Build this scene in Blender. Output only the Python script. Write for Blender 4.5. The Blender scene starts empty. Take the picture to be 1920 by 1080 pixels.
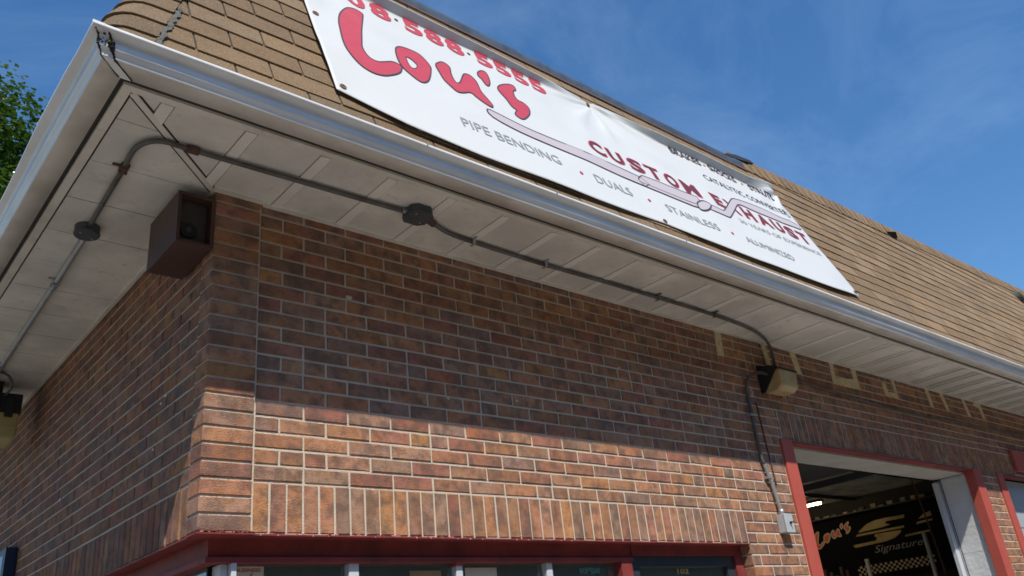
import bpy, bmesh, math, random
from mathutils import Vector, Matrix
random.seed(7)
R_ = random.Random(11)

# ---------------------------------------------------------------- camera, sky, sun, exposure
scene = bpy.context.scene
col = scene.collection
cam_data = bpy.data.cameras.new("camera")
cam = bpy.data.objects.new("camera", cam_data)
col.objects.link(cam)
CAM = Vector((-1.12094, -2.93996, -0.53694))
ROT = Matrix(((0.759912, -0.19996276, -0.61850518),
              (-0.64252971, -0.37515864, -0.66814038),
              (-0.09843437, 0.90513584, -0.41356957)))
cam.matrix_world = Matrix.Translation(CAM) @ ROT.to_4x4()
cam_data.sensor_width = 36.0
cam_data.lens = 29.43765
cam_data.clip_start = 0.02
cam_data.clip_end = 3000
scene.camera = cam

SUN_DIR = Vector((-0.45, -1.0, 1.457)).normalized()      # towards the sun
elev = math.asin(SUN_DIR.z)
world = bpy.data.worlds.new("World")
scene.world = world
world.use_nodes = True
wn = world.node_tree.nodes; wl = world.node_tree.links
wn.clear()
w_out = wn.new("ShaderNodeOutputWorld"); w_bg = wn.new("ShaderNodeBackground")
sky = wn.new("ShaderNodeTexSky"); sky.sky_type = 'NISHITA'; sky.sun_disc = False
sky.sun_elevation = elev
sky.sun_rotation = math.atan2(SUN_DIR.x, SUN_DIR.y)
sky.altitude = 0; sky.air_density = 1.15; sky.dust_density = 0.1; sky.ozone_density = 6.0
# thin high cloud veils mixed into the sky
tc = wn.new("ShaderNodeTexCoord"); mp = wn.new("ShaderNodeMapping")
mp.inputs['Scale'].default_value = (1.6, 2.6, 3.2); mp.inputs['Rotation'].default_value = (0.2, 0.5, 0.4)
nz = wn.new("ShaderNodeTexNoise"); nz.inputs['Scale'].default_value = 1.7; nz.inputs['Detail'].default_value = 9
nz.inputs['Roughness'].default_value = 0.62; nz.inputs['Distortion'].default_value = 0.7
cr = wn.new("ShaderNodeValToRGB"); cr.color_ramp.elements[0].position = 0.42; cr.color_ramp.elements[1].position = 0.85
cr.color_ramp.elements[0].color = (0, 0, 0, 1); cr.color_ramp.elements[1].color = (0.25, 0.25, 0.25, 1)
mx = wn.new("ShaderNodeMixRGB"); mx.inputs['Color2'].default_value = (4.0, 5.1, 6.6, 1)
wl.new(tc.outputs['Generated'], mp.inputs['Vector']); wl.new(mp.outputs['Vector'], nz.inputs['Vector'])
wl.new(nz.outputs['Fac'], cr.inputs['Fac']); wl.new(cr.outputs['Color'], mx.inputs['Fac'])
wl.new(sky.outputs['Color'], mx.inputs['Color1']); hs = wn.new("ShaderNodeHueSaturation"); hs.inputs['Saturation'].default_value = 1.16; hs.inputs['Value'].default_value = 1.30
wl.new(mx.outputs['Color'], hs.inputs['Color']); wl.new(hs.outputs['Color'], w_bg.inputs['Color'])
w_bg.inputs['Strength'].default_value = 0.117
wl.new(w_bg.outputs['Background'], w_out.inputs['Surface'])

sun_data = bpy.data.lights.new("sun", 'SUN')
sun_data.energy = 5.0; sun_data.angle = math.radians(0.55); sun_data.color = (1.0, 0.94, 0.85)
sun = bpy.data.objects.new("sun", sun_data); col.objects.link(sun)
sun.rotation_euler = (-SUN_DIR).to_track_quat('-Z', 'Y').to_euler()
sun.location = (0, -6, 8)

scene.view_settings.view_transform = 'Standard'
scene.view_settings.look = 'None'
scene.view_settings.exposure = 0.0
scene.view_settings.gamma = 1.0
scene.view_settings.use_curve_mapping = False
try:
    scene.cycles.pixel_filter_type = 'BLACKMAN_HARRIS'; scene.cycles.filter_width = 1.6
    scene.cycles.max_bounces = 8; scene.cycles.diffuse_bounces = 4
    scene.cycles.sample_clamp_indirect = 6
except Exception:
    pass

# ---------------------------------------------------------------- materials
def mat(name, base=(0.5, 0.5, 0.5), rough=0.7, metal=0.0, var=0.0, scale=8.0, dark=None, bump=0.0, bscale=60.0,
        spec=0.5, objcol=False, attr=False, stretch=(1, 1, 1), emit=None, emits=1.0, mottle=None, detail=6):
    m = bpy.data.materials.new(name); m.use_nodes = True
    nt = m.node_tree; n = nt.nodes; l = nt.links
    b = n["Principled BSDF"]
    b.inputs['Roughness'].default_value = rough
    b.inputs['Metallic'].default_value = metal
    b.inputs['Specular IOR Level'].default_value = spec
    g = n.new("ShaderNodeNewGeometry")
    mpn = n.new("ShaderNodeMapping"); mpn.inputs['Scale'].default_value = stretch
    l.new(g.outputs['Position'], mpn.inputs['Vector'])
    cur = None
    if objcol:
        oi = n.new("ShaderNodeObjectInfo"); cur = oi.outputs['Color']
    elif attr:
        at = n.new("ShaderNodeAttribute"); at.attribute_name = "Col"; cur = at.outputs['Color']
    else:
        rgb = n.new("ShaderNodeRGB"); rgb.outputs[0].default_value = (*base, 1); cur = rgb.outputs[0]
    def mix(c, fac, c2=None, mode='MIX'):
        q = n.new("ShaderNodeMixRGB"); q.blend_type = mode
        l.new(c, q.inputs['Color1'])
        if hasattr(fac, 'links'): l.new(fac, q.inputs['Fac'])
        else: q.inputs['Fac'].default_value = fac
        if hasattr(c2, 'links'): l.new(c2, q.inputs['Color2'])
        else: q.inputs['Color2'].default_value = (*c2, 1)
        return q.outputs['Color']
    def noise(sc, det=detail, lo=0.4, hi=0.65, vec=None, r=0.6):
        t = n.new("ShaderNodeTexNoise"); t.inputs['Scale'].default_value = sc; t.inputs['Detail'].default_value = det
        t.inputs['Roughness'].default_value = r
        l.new(vec or mpn.outputs['Vector'], t.inputs['Vector'])
        rp = n.new("ShaderNodeMapRange"); rp.inputs[1].default_value = lo; rp.inputs[2].default_value = hi
        l.new(t.outputs['Fac'], rp.inputs[0]); return rp.outputs[0]
    if mottle:
        for (sc, c2, lo, hi, amt) in mottle:
            f = noise(sc, 5, lo, hi)
            mm = n.new("ShaderNodeMath"); mm.operation = 'MULTIPLY'; mm.inputs[1].default_value = amt
            l.new(f, mm.inputs[0]); cur = mix(cur, mm.outputs[0], c2)
    if var > 0:
        dk = dark or tuple(c * 0.55 for c in base)
        f = noise(scale)
        mm = n.new("ShaderNodeMath"); mm.operation = 'MULTIPLY'; mm.inputs[1].default_value = var
        l.new(f, mm.inputs[0])
        cur = mix(cur, mm.outputs[0], dk, 'MIX' if not (objcol or attr) else 'MULTIPLY')
    l.new(cur, b.inputs['Base Color'])
    if bump > 0:
        t = n.new("ShaderNodeTexNoise"); t.inputs['Scale'].default_value = bscale; t.inputs['Detail'].default_value = 5
        l.new(mpn.outputs['Vector'], t.inputs['Vector'])
        bp = n.new("ShaderNodeBump"); bp.inputs['Strength'].default_value = bump; bp.inputs['Distance'].default_value = 0.01
        l.new(t.outputs['Fac'], bp.inputs['Height']); l.new(bp.outputs['Normal'], b.inputs['Normal'])
    if emit:
        b.inputs['Emission Color'].default_value = (*emit, 1); b.inputs['Emission Strength'].default_value = emits
    return m

BR_MOT = [(9, (0.42, 0.185, 0.065), 0.50, 0.60, 0.5), (12, (0.15, 0.10, 0.08), 0.45, 0.60, 0.68), (30, (0.46, 0.13, 0.06), 0.60, 0.68, 0.5),
          (140, (0.10, 0.07, 0.06), 0.54, 0.68, 0.4), (75, (0.52, 0.42, 0.33), 0.68, 0.74, 0.5)]
M_brick = mat("fired_brick_single", objcol=True, rough=0.85, var=0.5, scale=30, dark=(0.55, 0.5, 0.48), bump=0.55, bscale=190, mottle=BR_MOT, spec=0.3)
M_brick2 = mat("fired_brick_joined", attr=True, rough=0.85, var=0.5, scale=30, dark=(0.55, 0.5, 0.48), bump=0.55, bscale=190, mottle=BR_MOT, spec=0.3)
M_mortar = mat("mortar", (0.74, 0.65, 0.52), 0.95, var=0.5, scale=14, dark=(0.60, 0.52, 0.42), bump=0.9, bscale=240, spec=0.2)
SH_MOT = [(3.0, (0.35, 0.235, 0.135), 0.4, 0.65, 0.5), (1.1, (0.24, 0.18, 0.12), 0.5, 0.7, 0.5), (230, (0.10, 0.07, 0.045), 0.50, 0.60, 0.6), (170, (0.58, 0.46, 0.30), 0.58, 0.64, 0.6), (7, (0.20, 0.15, 0.10), 0.55, 0.75, 0.5)]
M_shin = mat("asphalt_shingle_single", objcol=True, rough=0.95, bump=0.9, bscale=420, mottle=SH_MOT, spec=0.15)
M_shin2 = mat("asphalt_shingle_joined", attr=True, rough=0.95, bump=0.9, bscale=420, mottle=SH_MOT, spec=0.15)
M_under = mat("roof_underlay", (0.07, 0.065, 0.06), 0.95, var=0.5, scale=30, bump=0.5, bscale=200)
M_slot = mat("weathered_sealant", (0.16, 0.16, 0.14), 0.9, var=0.6, scale=40, dark=(0.07, 0.07, 0.06), bump=0.8, bscale=150)
M_gut = mat("white_gutter_paint", (0.86, 0.87, 0.87), 0.36, metal=0.10, var=0.45, scale=5, dark=(0.58, 0.58, 0.55), spec=0.7, bump=0.04, bscale=12, stretch=(0.6, 0.6, 3))
M_gutb = mat("grimy_gutter_bottom", (0.72, 0.68, 0.60), 0.5, var=0.8, scale=4, dark=(0.50, 0.455, 0.39), bump=0.1, bscale=20)
M_sof = mat("white_soffit_metal", (0.82, 0.775, 0.685), 0.5, var=0.75, scale=2.6, dark=(0.60, 0.57, 0.50), bump=0.10, bscale=7,
            mottle=[(25, (0.42, 0.38, 0.32), 0.58, 0.72, 0.55), (1.3, (0.62, 0.60, 0.55), 0.45, 0.6, 0.7), (6, (0.40, 0.36, 0.30), 0.60, 0.72, 0.5)])
M_sofl = mat("soffit_lap_metal", (0.86, 0.825, 0.74), 0.45, var=0.45, scale=4, dark=(0.70, 0.665, 0.59), bump=0.05, bscale=9)
M_trim = mat("soffit_trim", (0.76, 0.71, 0.61), 0.5, var=0.7, scale=3.3, dark=(0.54, 0.49, 0.41), bump=0.1, bscale=15,
             mottle=[(18, (0.2, 0.18, 0.15), 0.6, 0.78, 0.6)])
M_grime = mat("grime_gap", (0.045, 0.04, 0.035), 0.95, var=0.5, scale=20)
M_seam = mat("dirty_seam_metal", (0.20, 0.18, 0.155), 0.7, var=0.6, scale=30, dark=(0.08, 0.07, 0.06))
M_tar = mat("black_tar_sealant", (0.018, 0.017, 0.015), 0.6, bump=0.8, bscale=120)
M_moss = mat("yellow_moss", (0.30, 0.27, 0.03), 0.9, bump=0.8, bscale=120)
M_conduit = mat("painted_steel_conduit", (0.135, 0.135, 0.13), 0.5, metal=0.2, var=0.9, scale=7, dark=(0.075, 0.055, 0.045), bump=0.15, bscale=60)
M_conrust = mat("rusty_steel", (0.12, 0.06, 0.045), 0.8, var=0.7, scale=25, dark=(0.09, 0.04, 0.03), bump=0.4, bscale=110)
M_galv = mat("galvanised_steel", (0.46, 0.48, 0.49), 0.38, metal=0.55, var=0.5, scale=14, dark=(0.30, 0.31, 0.32), bump=0.05, bscale=60)
M_jbox = mat("grey_cast_box", (0.075, 0.085, 0.09), 0.6, var=0.6, scale=25, dark=(0.04, 0.045, 0.045), bump=0.3, bscale=90)
M_box = mat("pale_grey_box_paint", (0.47, 0.50, 0.52), 0.45, var=0.4, scale=16, dark=(0.36, 0.37, 0.37))
M_signblk = mat("sign_black_print", (0.008, 0.008, 0.010), 0.9, spec=0.1)
M_black = mat("black_plastic", (0.014, 0.016, 0.02), 0.55, var=0.3, scale=30, dark=(0.03, 0.03, 0.03))
M_lens = mat("yellowed_polycarbonate", (0.52, 0.40, 0.20), 0.35, var=0.7, scale=11, dark=(0.42, 0.24, 0.07), bump=0.15, bscale=40)
M_lens2 = mat("yellowed_lens_olive", (0.50, 0.44, 0.18), 0.4, var=0.5, scale=9, dark=(0.34, 0.28, 0.10), bump=0.15, bscale=40)
M_grille = mat("dusty_speaker_grille", (0.095, 0.075, 0.065), 0.8, var=0.6, scale=14, dark=(0.025, 0.022, 0.022), bump=0.4, bscale=200)
M_spk = mat("brown_painted_plywood", (0.088, 0.040, 0.030), 0.5, var=0.8, scale=6, dark=(0.055, 0.030, 0.028), bump=0.15, bscale=60,
            mottle=[(12, (0.22, 0.085, 0.025), 0.52, 0.7, 0.5)])
M_red = mat("faded_red_paint", (0.47, 0.10, 0.072), 0.5, var=0.5, scale=6, dark=(0.42, 0.072, 0.056), bump=0.12, bscale=80, mottle=[(60, (0.45, 0.19, 0.17), 0.66, 0.78, 0.5)])
M_dred = mat("dark_red_paint", (0.27, 0.046, 0.040), 0.6, var=0.8, scale=7, dark=(0.14, 0.032, 0.03), spec=0.3, bump=0.2, bscale=50, mottle=[(55, (0.5, 0.3, 0.28), 0.72, 0.8, 0.6)])
M_pink = mat("pale_red_paint_drips", (0.66, 0.25, 0.24), 0.6, var=0.5, scale=40, dark=(0.45, 0.12, 0.1))
M_plaster = mat("white_painted_block", (0.66, 0.68, 0.70), 0.75, var=0.5, scale=5, dark=(0.55, 0.56, 0.56), bump=0.5, bscale=26)
M_linsof = mat("dusty_white_lintel", (0.46, 0.42, 0.37), 0.8, var=0.6, scale=5, dark=(0.34, 0.30, 0.26), bump=0.3, bscale=30)
M_alum = mat("pale_aluminium", (0.62, 0.66, 0.70), 0.4, metal=0.1, var=0.4, scale=10, dark=(0.48, 0.52, 0.56))
M_dframe = mat("dark_bronze_frame", (0.035, 0.045, 0.055), 0.4, var=0.3, scale=12, dark=(0.02, 0.025, 0.03))
M_tan = mat("old_tan_adhesive", (0.74, 0.60, 0.36), 0.85, var=0.6, scale=22, dark=(0.50, 0.38, 0.21), bump=0.4, bscale=120)
M_flash = mat("blue_grey_flashing", (0.10, 0.13, 0.165), 0.45, metal=0.3, var=0.7, scale=8, dark=(0.05, 0.06, 0.07), bump=0.1, bscale=30)
M_white = mat("white_vinyl_banner", (0.66, 0.675, 0.665), 0.42, var=0.25, scale=3, dark=(0.61, 0.63, 0.62), spec=0.4, bump=0.05, bscale=9)
M_ink_red = mat("banner_red_ink", (0.54, 0.060, 0.090), 0.5, var=0.6, scale=12, dark=(0.46, 0.045, 0.07), stretch=(1, 1, 6))
M_ink_dark = mat("banner_dark_ink", (0.07, 0.045, 0.06), 0.55)
M_ink_mar = mat("banner_maroon_ink", (0.14, 0.022, 0.035), 0.55)
M_ink_gry = mat("banner_grey_ink", (0.30, 0.32, 0.32), 0.6)
M_ink_lil = mat("banner_lilac_ink", (0.52, 0.47, 0.50), 0.5)
M_brass = mat("rusted_grommet", (0.30, 0.17, 0.10), 0.5, metal=0.5, var=0.6, scale=60, dark=(0.1, 0.05, 0.04))
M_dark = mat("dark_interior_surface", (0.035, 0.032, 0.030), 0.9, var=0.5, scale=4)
M_ceil = mat("interior_ceiling", (0.75, 0.68, 0.56), 0.9, var=0.7, scale=2, dark=(0.2, 0.17, 0.13))
M_steel = mat("dark_steel_beam", (0.05, 0.045, 0.045), 0.6)
M_gold = mat("gold_print", (0.50, 0.36, 0.14), 0.6, var=0.9, scale=3.2, dark=(0.20, 0.13, 0.05))
M_signred = mat("sign_red_print", (0.62, 0.10, 0.06), 0.5)
M_signtan = mat("sign_tan_outline", (0.55, 0.42, 0.28), 0.5)
M_silver = mat("silver_print", (0.26, 0.26, 0.25), 0.6)
M_chrome = mat("chrome_post", (0.75, 0.75, 0.72), 0.2, metal=1.0)
M_tube = mat("lit_fluorescent_tube", (0.9, 0.85, 0.7), 0.4, emit=(1.0, 0.80, 0.48), emits=20.0)
M_gdoor = mat("pale_blue_door_panel", (0.40, 0.45, 0.49), 0.5, var=0.4, scale=3, dark=(0.32, 0.36, 0.40))
M_asph = mat("worn_asphalt", (0.088, 0.084, 0.078), 0.92, var=0.6, scale=1.4, dark=(0.065, 0.062, 0.058), bump=0.5, bscale=90)
M_conc = mat("pale_concrete", (0.245, 0.23, 0.205), 0.9, var=0.5, scale=1.2, dark=(0.185, 0.175, 0.155), bump=0.3, bscale=60)
M_paper = mat("poster_paper", (0.62, 0.57, 0.47), 0.7, var=0.4, scale=12, dark=(0.5, 0.45, 0.36))
M_card = mat("cardboard", (0.34, 0.25, 0.14), 0.85, var=0.5, scale=8, dark=(0.25, 0.18, 0.1))
M_teal = mat("teal_letters", (0.10, 0.30, 0.30), 0.7)
M_signblue = mat("pale_blue_sign_face", (0.36, 0.58, 0.74), 0.35, var=0.3, scale=5, dark=(0.32, 0.52, 0.68))
M_navy = mat("navy_sign_edge", (0.012, 0.03, 0.075), 0.4)
M_bark = mat("tree_bark", (0.11, 0.085, 0.06), 0.95, var=0.7, scale=9, dark=(0.05, 0.04, 0.03), bump=1.0, bscale=25, stretch=(1, 1, 0.25))

def leaf_mat():
    m = bpy.data.materials.new("maple_leaf"); m.use_nodes = True
    nt = m.node_tree; n = nt.nodes; l = nt.links; b = n["Principled BSDF"]
    at = n.new("ShaderNodeAttribute"); at.attribute_name = "Col"
    l.new(at.outputs['Color'], b.inputs['Base Color']); b.inputs['Roughness'].default_value = 0.38
    tr = n.new("ShaderNodeBsdfTranslucent"); l.new(at.outputs['Color'], tr.inputs['Color'])
    ms = n.new("ShaderNodeMixShader"); ms.inputs[0].default_value = 0.42
    l.new(b.outputs[0], ms.inputs[1]); l.new(tr.outputs[0], ms.inputs[2])
    l.new(ms.outputs[0], n["Material Output"].inputs['Surface'])
    return m
M_leaf = leaf_mat()

def glass_mat():
    m = bpy.data.materials.new("window_glass"); m.use_nodes = True
    nt = m.node_tree; n = nt.nodes; l = nt.links
    n.remove(n["Principled BSDF"])
    g = n.new("ShaderNodeBsdfGlossy"); g.inputs['Roughness'].default_value = 0.03; g.inputs['Color'].default_value = (0.9, 0.95, 1, 1)
    t = n.new("ShaderNodeBsdfTransparent"); t.inputs['Color'].default_value = (0.86, 0.92, 0.90, 1)
    f = n.new("ShaderNodeFresnel"); f.inputs['IOR'].default_value = 2.3
    ms = n.new("ShaderNodeMixShader")
    df = n.new("ShaderNodeBsdfDiffuse"); df.inputs['Color'].default_value = (0.40, 0.47, 0.46, 1)
    m2 = n.new("ShaderNodeMixShader"); m2.inputs[0].default_value = 0.22
    l.new(t.outputs[0], m2.inputs[1]); l.new(df.outputs[0], m2.inputs[2])
    l.new(f.outputs[0], ms.inputs[0]); l.new(m2.outputs[0], ms.inputs[1]); l.new(g.outputs[0], ms.inputs[2])
    l.new(ms.outputs[0], n["Material Output"].inputs['Surface'])
    return m
M_glass = glass_mat()

# ---------------------------------------------------------------- helpers
def link(name, me, m, parent=None, kind=None):
    o = bpy.data.objects.new(name, me)
    if m is not None and len(me.materials) == 0: me.materials.append(m)
    col.objects.link(o)
    if parent is not None: o.parent = parent
    if kind: o['kind'] = kind
    return o
def empty(name, loc=(0, 0, 0)):
    o = bpy.data.objects.new(name, None); col.objects.link(o); o.location = loc; o.empty_display_size = 0.1
    return o
def tag(o, label, cat, group=None):
    o['label'] = label; o['category'] = cat; o['kind'] = 'thing'
    if group: o['group'] = group
    return o
def bm_obj(name, bm, m, parent=None, kind=None, smooth=False, recalc=True):
    if recalc: bmesh.ops.recalc_face_normals(bm, faces=bm.faces)
    me = bpy.data.meshes.new(name); bm.to_mesh(me); bm.free()
    if smooth:
        for p in me.polygons: p.use_smooth = True
    return link(name, me, m, parent, kind)
def box(bm, x0, x1, y0, y1, z0, z1, bev=0.0):
    vs = [bm.verts.new((x, y, z)) for x in (x0, x1) for y in (y0, y1) for z in (z0, z1)]
    fs = [(0, 1, 3, 2), (4, 6, 7, 5), (0, 4, 5, 1), (2, 3, 7, 6), (0, 2, 6, 4), (1, 5, 7, 3)]
    faces = [bm.faces.new([vs[i] for i in f]) for f in fs]
    if bev > 0:
        es = set(e for f in faces for e in f.edges)
        bmesh.ops.bevel(bm, geom=list(es), offset=bev, segments=2, affect='EDGES', profile=0.6)
    return vs
def box_obj(name, b, m, parent=None, bev=0.0, kind=None):
    bm = bmesh.new(); box(bm, *b, bev=bev); return bm_obj(name, bm, m, parent, kind)
def poly_prism(bm, pts, axis, a0, a1):
    """pts in the two other axes; extruded along axis"""
    def mk(p, a):
        c = [0, 0, 0]; o = [i for i in range(3) if i != axis]
        c[o[0]], c[o[1]] = p; c[axis] = a; return bm.verts.new(c)
    A = [mk(p, a0) for p in pts]; B = [mk(p, a1) for p in pts]; n = len(pts)
    bm.faces.new(A); bm.faces.new(B[::-1])
    for i in range(n): bm.faces.new((A[i], B[i], B[(i + 1) % n], A[(i + 1) % n]))
def tube(bm, pts, r, seg=10, caps=True, rj=0.0):
    pts = [Vector(p) for p in pts]; rings = []
    up = Vector((0.13, 0.2, 1)).normalized()
    for i, p in enumerate(pts):
        d = (pts[min(i + 1, len(pts) - 1)] - pts[max(i - 1, 0)]).normalized()
        a = d.cross(up)
        if a.length < 0.15: a = d.cross(Vector((1, 0.1, 0)))
        a.normalize(); b = d.cross(a).normalized()
        rr = (r[i] if isinstance(r, (list, tuple)) else r)
        rings.append([bm.verts.new(p + (a * math.cos(t) + b * math.sin(t)) * rr * (1 + R_.uniform(-rj, rj)))
                      for t in [2 * math.pi * k / seg for k in range(seg)]])
    for A, B in zip(rings, rings[1:]):
        for k in range(seg): bm.faces.new((A[k], A[(k + 1) % seg], B[(k + 1) % seg], B[k]))
    if caps: bm.faces.new(rings[0][::-1]); bm.faces.new(rings[-1])
def smooth_path(pts, n=6):
    P = [Vector(p) for p in pts]; out = []
    for i in range(len(P) - 1):
        p0 = P[max(i - 1, 0)]; p1 = P[i]; p2 = P[i + 1]; p3 = P[min(i + 2, len(P) - 1)]
        for k in range(n):
            t = k / n
            out.append(0.5 * ((2 * p1) + (-p0 + p2) * t + (2 * p0 - 5 * p1 + 4 * p2 - p3) * t * t + (-p0 + 3 * p1 - 3 * p2 + p3) * t ** 3))
    out.append(P[-1]); return out
def cyl(bm, c, axis, r, h, seg=20):
    d = [Vector((1, 0, 0)), Vector((0, 1, 0)), Vector((0, 0, 1))][axis]
    tube(bm, [Vector(c), Vector(c) + d * h], r, seg)
RT = ROT.transposed()
def project(p):
    v = RT @ (Vector(p) - CAM)
    if v.z > -0.05: return None
    return 960 + 1570.0 * v.x / -v.z, 540 - 1570.0 * v.y / -v.z
def screen_area(cs):
    q = [project(c) for c in cs]
    if any(a is None for a in q): return 0
    ins = sum(1 for a in q if -10 < a[0] < 1930 and -10 < a[1] < 1090)
    if ins == 0: return 0
    s = 0
    for i in range(len(q)):
        x0, y0 = q[i]; x1, y1 = q[(i + 1) % len(q)]; s += x0 * y1 - x1 * y0
    return abs(s) / 2 * ins / len(q)

HS = 1.3648          # soffit height (window head = 0, ground = -2.14)
GZ = -2.14
U = 0.2032           # brick module
C = 0.062938         # brick course
PROUD = 0.0162

# ---------------------------------------------------------------- setting: ground and road
g = box_obj("ground", (-300, 300, -300, 300, GZ - 0.3, GZ), M_asph); g['kind'] = 'structure'
g['label'] = "worn grey asphalt ground around the shop"
g = box_obj("pavement", (-1.6, 14.0, -4.2, -0.02, GZ + 0.001, GZ + 0.12), M_conc, bev=0.01); g['kind'] = 'structure'
g['label'] = "pale concrete pavement along the shop front"
g = box_obj("driveway", (-9.0, -1.61, -8.0, 9.0, GZ + 0.001, GZ + 0.05), M_conc); g['kind'] = 'structure'
g['label'] = "pale concrete driveway beside the shop"
def sky_block_trees(name, path, label):  # unseen tree mass, added to block low sky and darken the shaded walls
    bm = bmesh.new(); rt = random.Random(len(path) * 7)
    for (ax, ay), (bx_, by_) in zip(path, path[1:]):
        n_ = int(math.hypot(bx_ - ax, by_ - ay) / 2.2)
        for k in range(n_):
            t = (k + rt.random() * .6) / n_; x = ax + (bx_ - ax) * t; y = ay + (by_ - ay) * t
            h = rt.uniform(7.5, 11) * 1.25; rr_ = rt.uniform(2.2, 3.4)
            for q in range(5):
                zz = GZ + h * (q + .6) / 5.2; r_ = rr_ * (1.05 - .12 * abs(q - 2))
                m_ = Matrix.Translation((x + rt.uniform(-.9, .9), y + rt.uniform(-.9, .9), zz)) @ Matrix.Diagonal((r_, r_, h / 6.5, 1))
                g_ = bmesh.ops.create_icosphere(bm, subdivisions=3, radius=1, matrix=m_)
                for v in g_['verts']:
                    c_ = Vector((x, y, zz)); d_ = v.co - c_
                    v.co = c_ + d_ * (1 + .16 * math.sin(v.co.x * 4.1 + q) * math.sin(v.co.y * 4.7) * math.cos(v.co.z * 5.3) + rt.uniform(-.05, .05))
    o = bm_obj(name, bm, M_hedge, None, 'stuff'); o['label'] = label; return o
M_hedge = mat("dark_foliage_mass", (0.045, 0.075, 0.022), 0.9, var=0.8, scale=2.5, dark=(0.02, 0.035, 0.012), bump=1.0, bscale=6)
sky_block_trees("unseen_tree_screen", [(-19, 4), (-21, -10), (-14, -20), (10, -22), (34, -20), (48, -6)], "unseen dark green trees added opposite the shop to block low sky")

# ---------------------------------------------------------------- the building
B = empty("shop_building", (0, 0, GZ))
tag(B, "single storey brick repair shop with a tan shingled mansard roof and white gutter", "building")
def part(name, bm, m, smooth=False, kind=None):
    o = bm_obj(name, bm, m, None, kind, smooth); o.parent = B; o.matrix_parent_inverse = Matrix.Translation((0, 0, -GZ)); return o
def pbox(name, b, m, bev=0.0, kind=None):
    bm = bmesh.new(); box(bm, *b, bev=bev); return part(name, bm, m, kind=kind)

GX0, GX1, GZT = 3.975, 6.87, 0.631     # garage opening
WX1 = 3.27                              # end of window/door opening
D2X0, D2X1 = 7.53, 10.6                 # second garage opening
XR = 17.0; YB = 9.0
front_wall = None
bm = bmesh.new()
MY0, MY1 = 0.0042, 0.10
box(bm, 0.05, XR, MY0, MY1, 0.676, HS + 0.02)                # above the garage heads
box(bm, 0.05, 3.845, MY0, MY1, 0.0, 0.6755)
box(bm, WX1 + .005, 3.845, MY0, MY1, GZ, -0.0005)
box(bm, 7.03, 7.40, MY0, MY1, GZ, 0.6755)
box(bm, D2X1 + 0.13, XR, MY0, MY1, GZ, 0.6755)
front_wall = part("front_wall", bm, M_mortar)
bm = bmesh.new()
LX0 = 0.0128
box(bm, LX0, 0.11, 0.101, YB, 0.0, HS + 0.02)
box(bm, LX0, 0.11, 2.4, YB, GZ, -0.0005)
side_wall = part("side_wall", bm, M_mortar)
bm = bmesh.new()
box(bm, 0.006, U - 0.007, -PROUD + 0.006, 0.004, -0.0, HS + 0.01)
box(bm, 0.0055, 0.0136, -PROUD + 0.007, 0.1016, -0.0, HS + 0.01)
corner_pier = part("corner_pier", bm, M_mortar)

# ---- bricks -------------------------------------------------------------
PAL = [((0.46, 0.255, 0.135), 6), ((0.48, 0.235, 0.115), 5), ((0.53, 0.27, 0.10), 2), ((0.36, 0.235, 0.15), 4), ((0.42, 0.19, 0.12), 4),
       ((0.29, 0.195, 0.145), 2), ((0.42, 0.26, 0.16), 3), ((0.56, 0.21, 0.09), 0.5), ((0.36, 0.15, 0.10), 1.6)]
def brick_col(rng):
    t = rng.uniform(0, sum(w for _, w in PAL))
    for c, w in PAL:
        t -= w
        if t <= 0: break
    f = rng.uniform(0.82, 1.14) * 1.03
    c = tuple(a * .78 + b * .22 for a, b in zip(c, (0.43, 0.24, 0.13)))
    return (c[0] * f * 1.02, c[1] * f * rng.uniform(0.95, 1.03) * .97, c[2] * f * 1.06, 1)
J = 0.0095
bricks = []   # (wall, frame origin o, u axis, n axis(outward), w, h)  o = centre of the front face
rb = random.Random(5)
def add_brick(wall, c, u, n, w, h, soldier=False):
    c = Vector(c) + Vector(n) * rb.uniform(-0.0012, 0.0016)
    cs = [c + Vector(u) * a * w / 2 + Vector((0, 0, 1)) * b * h / 2 for a, b in ((-1, -1), (1, -1), (1, 1), (-1, 1))]
    if (c - CAM).dot(Vector(n)) > 0: ar = 0
    else: ar = screen_area(cs)
    k_ = brick_col(rb)
    if wall is side_wall: k_ = (k_[0] * .78, k_[1] * .78, k_[2] * .80, 1)  # same bricks; the side wall's shade is put into their colour
    bricks.append([ar, wall, c, Vector(u), Vector(n), w, h, k_, rb.randrange(5)])
FX, FN = (1, 0, 0), (0, -1, 0)
def front_row(zb, zt, xa, xb, off, blocks=()):
    """stretcher bond from xa to xb; off = start offset in modules"""
    x = xa; edges = [xa]
    k0 = U * (1 + off)
    nx = k0 + math.ceil((xa - k0) / U + 1e-6) * U
    if nx - xa < 0.03: nx += U
    while nx < xb - 0.03:
        edges.append(nx + rb.uniform(-0.003, 0.003))
        if rb.random() < 0.05: edges.append(nx + U / 2 + rb.uniform(-0.004, 0.004))
        nx += U
    edges.append(xb)
    for a, b in zip(edges, edges[1:]):
        if b - a < 0.03: continue
        add_brick(front_wall, ((a + b) / 2, 0.0, (zb + zt) / 2), FX, FN, b - a - J, zt - zb - J)
VIEWX = 15.0
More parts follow.
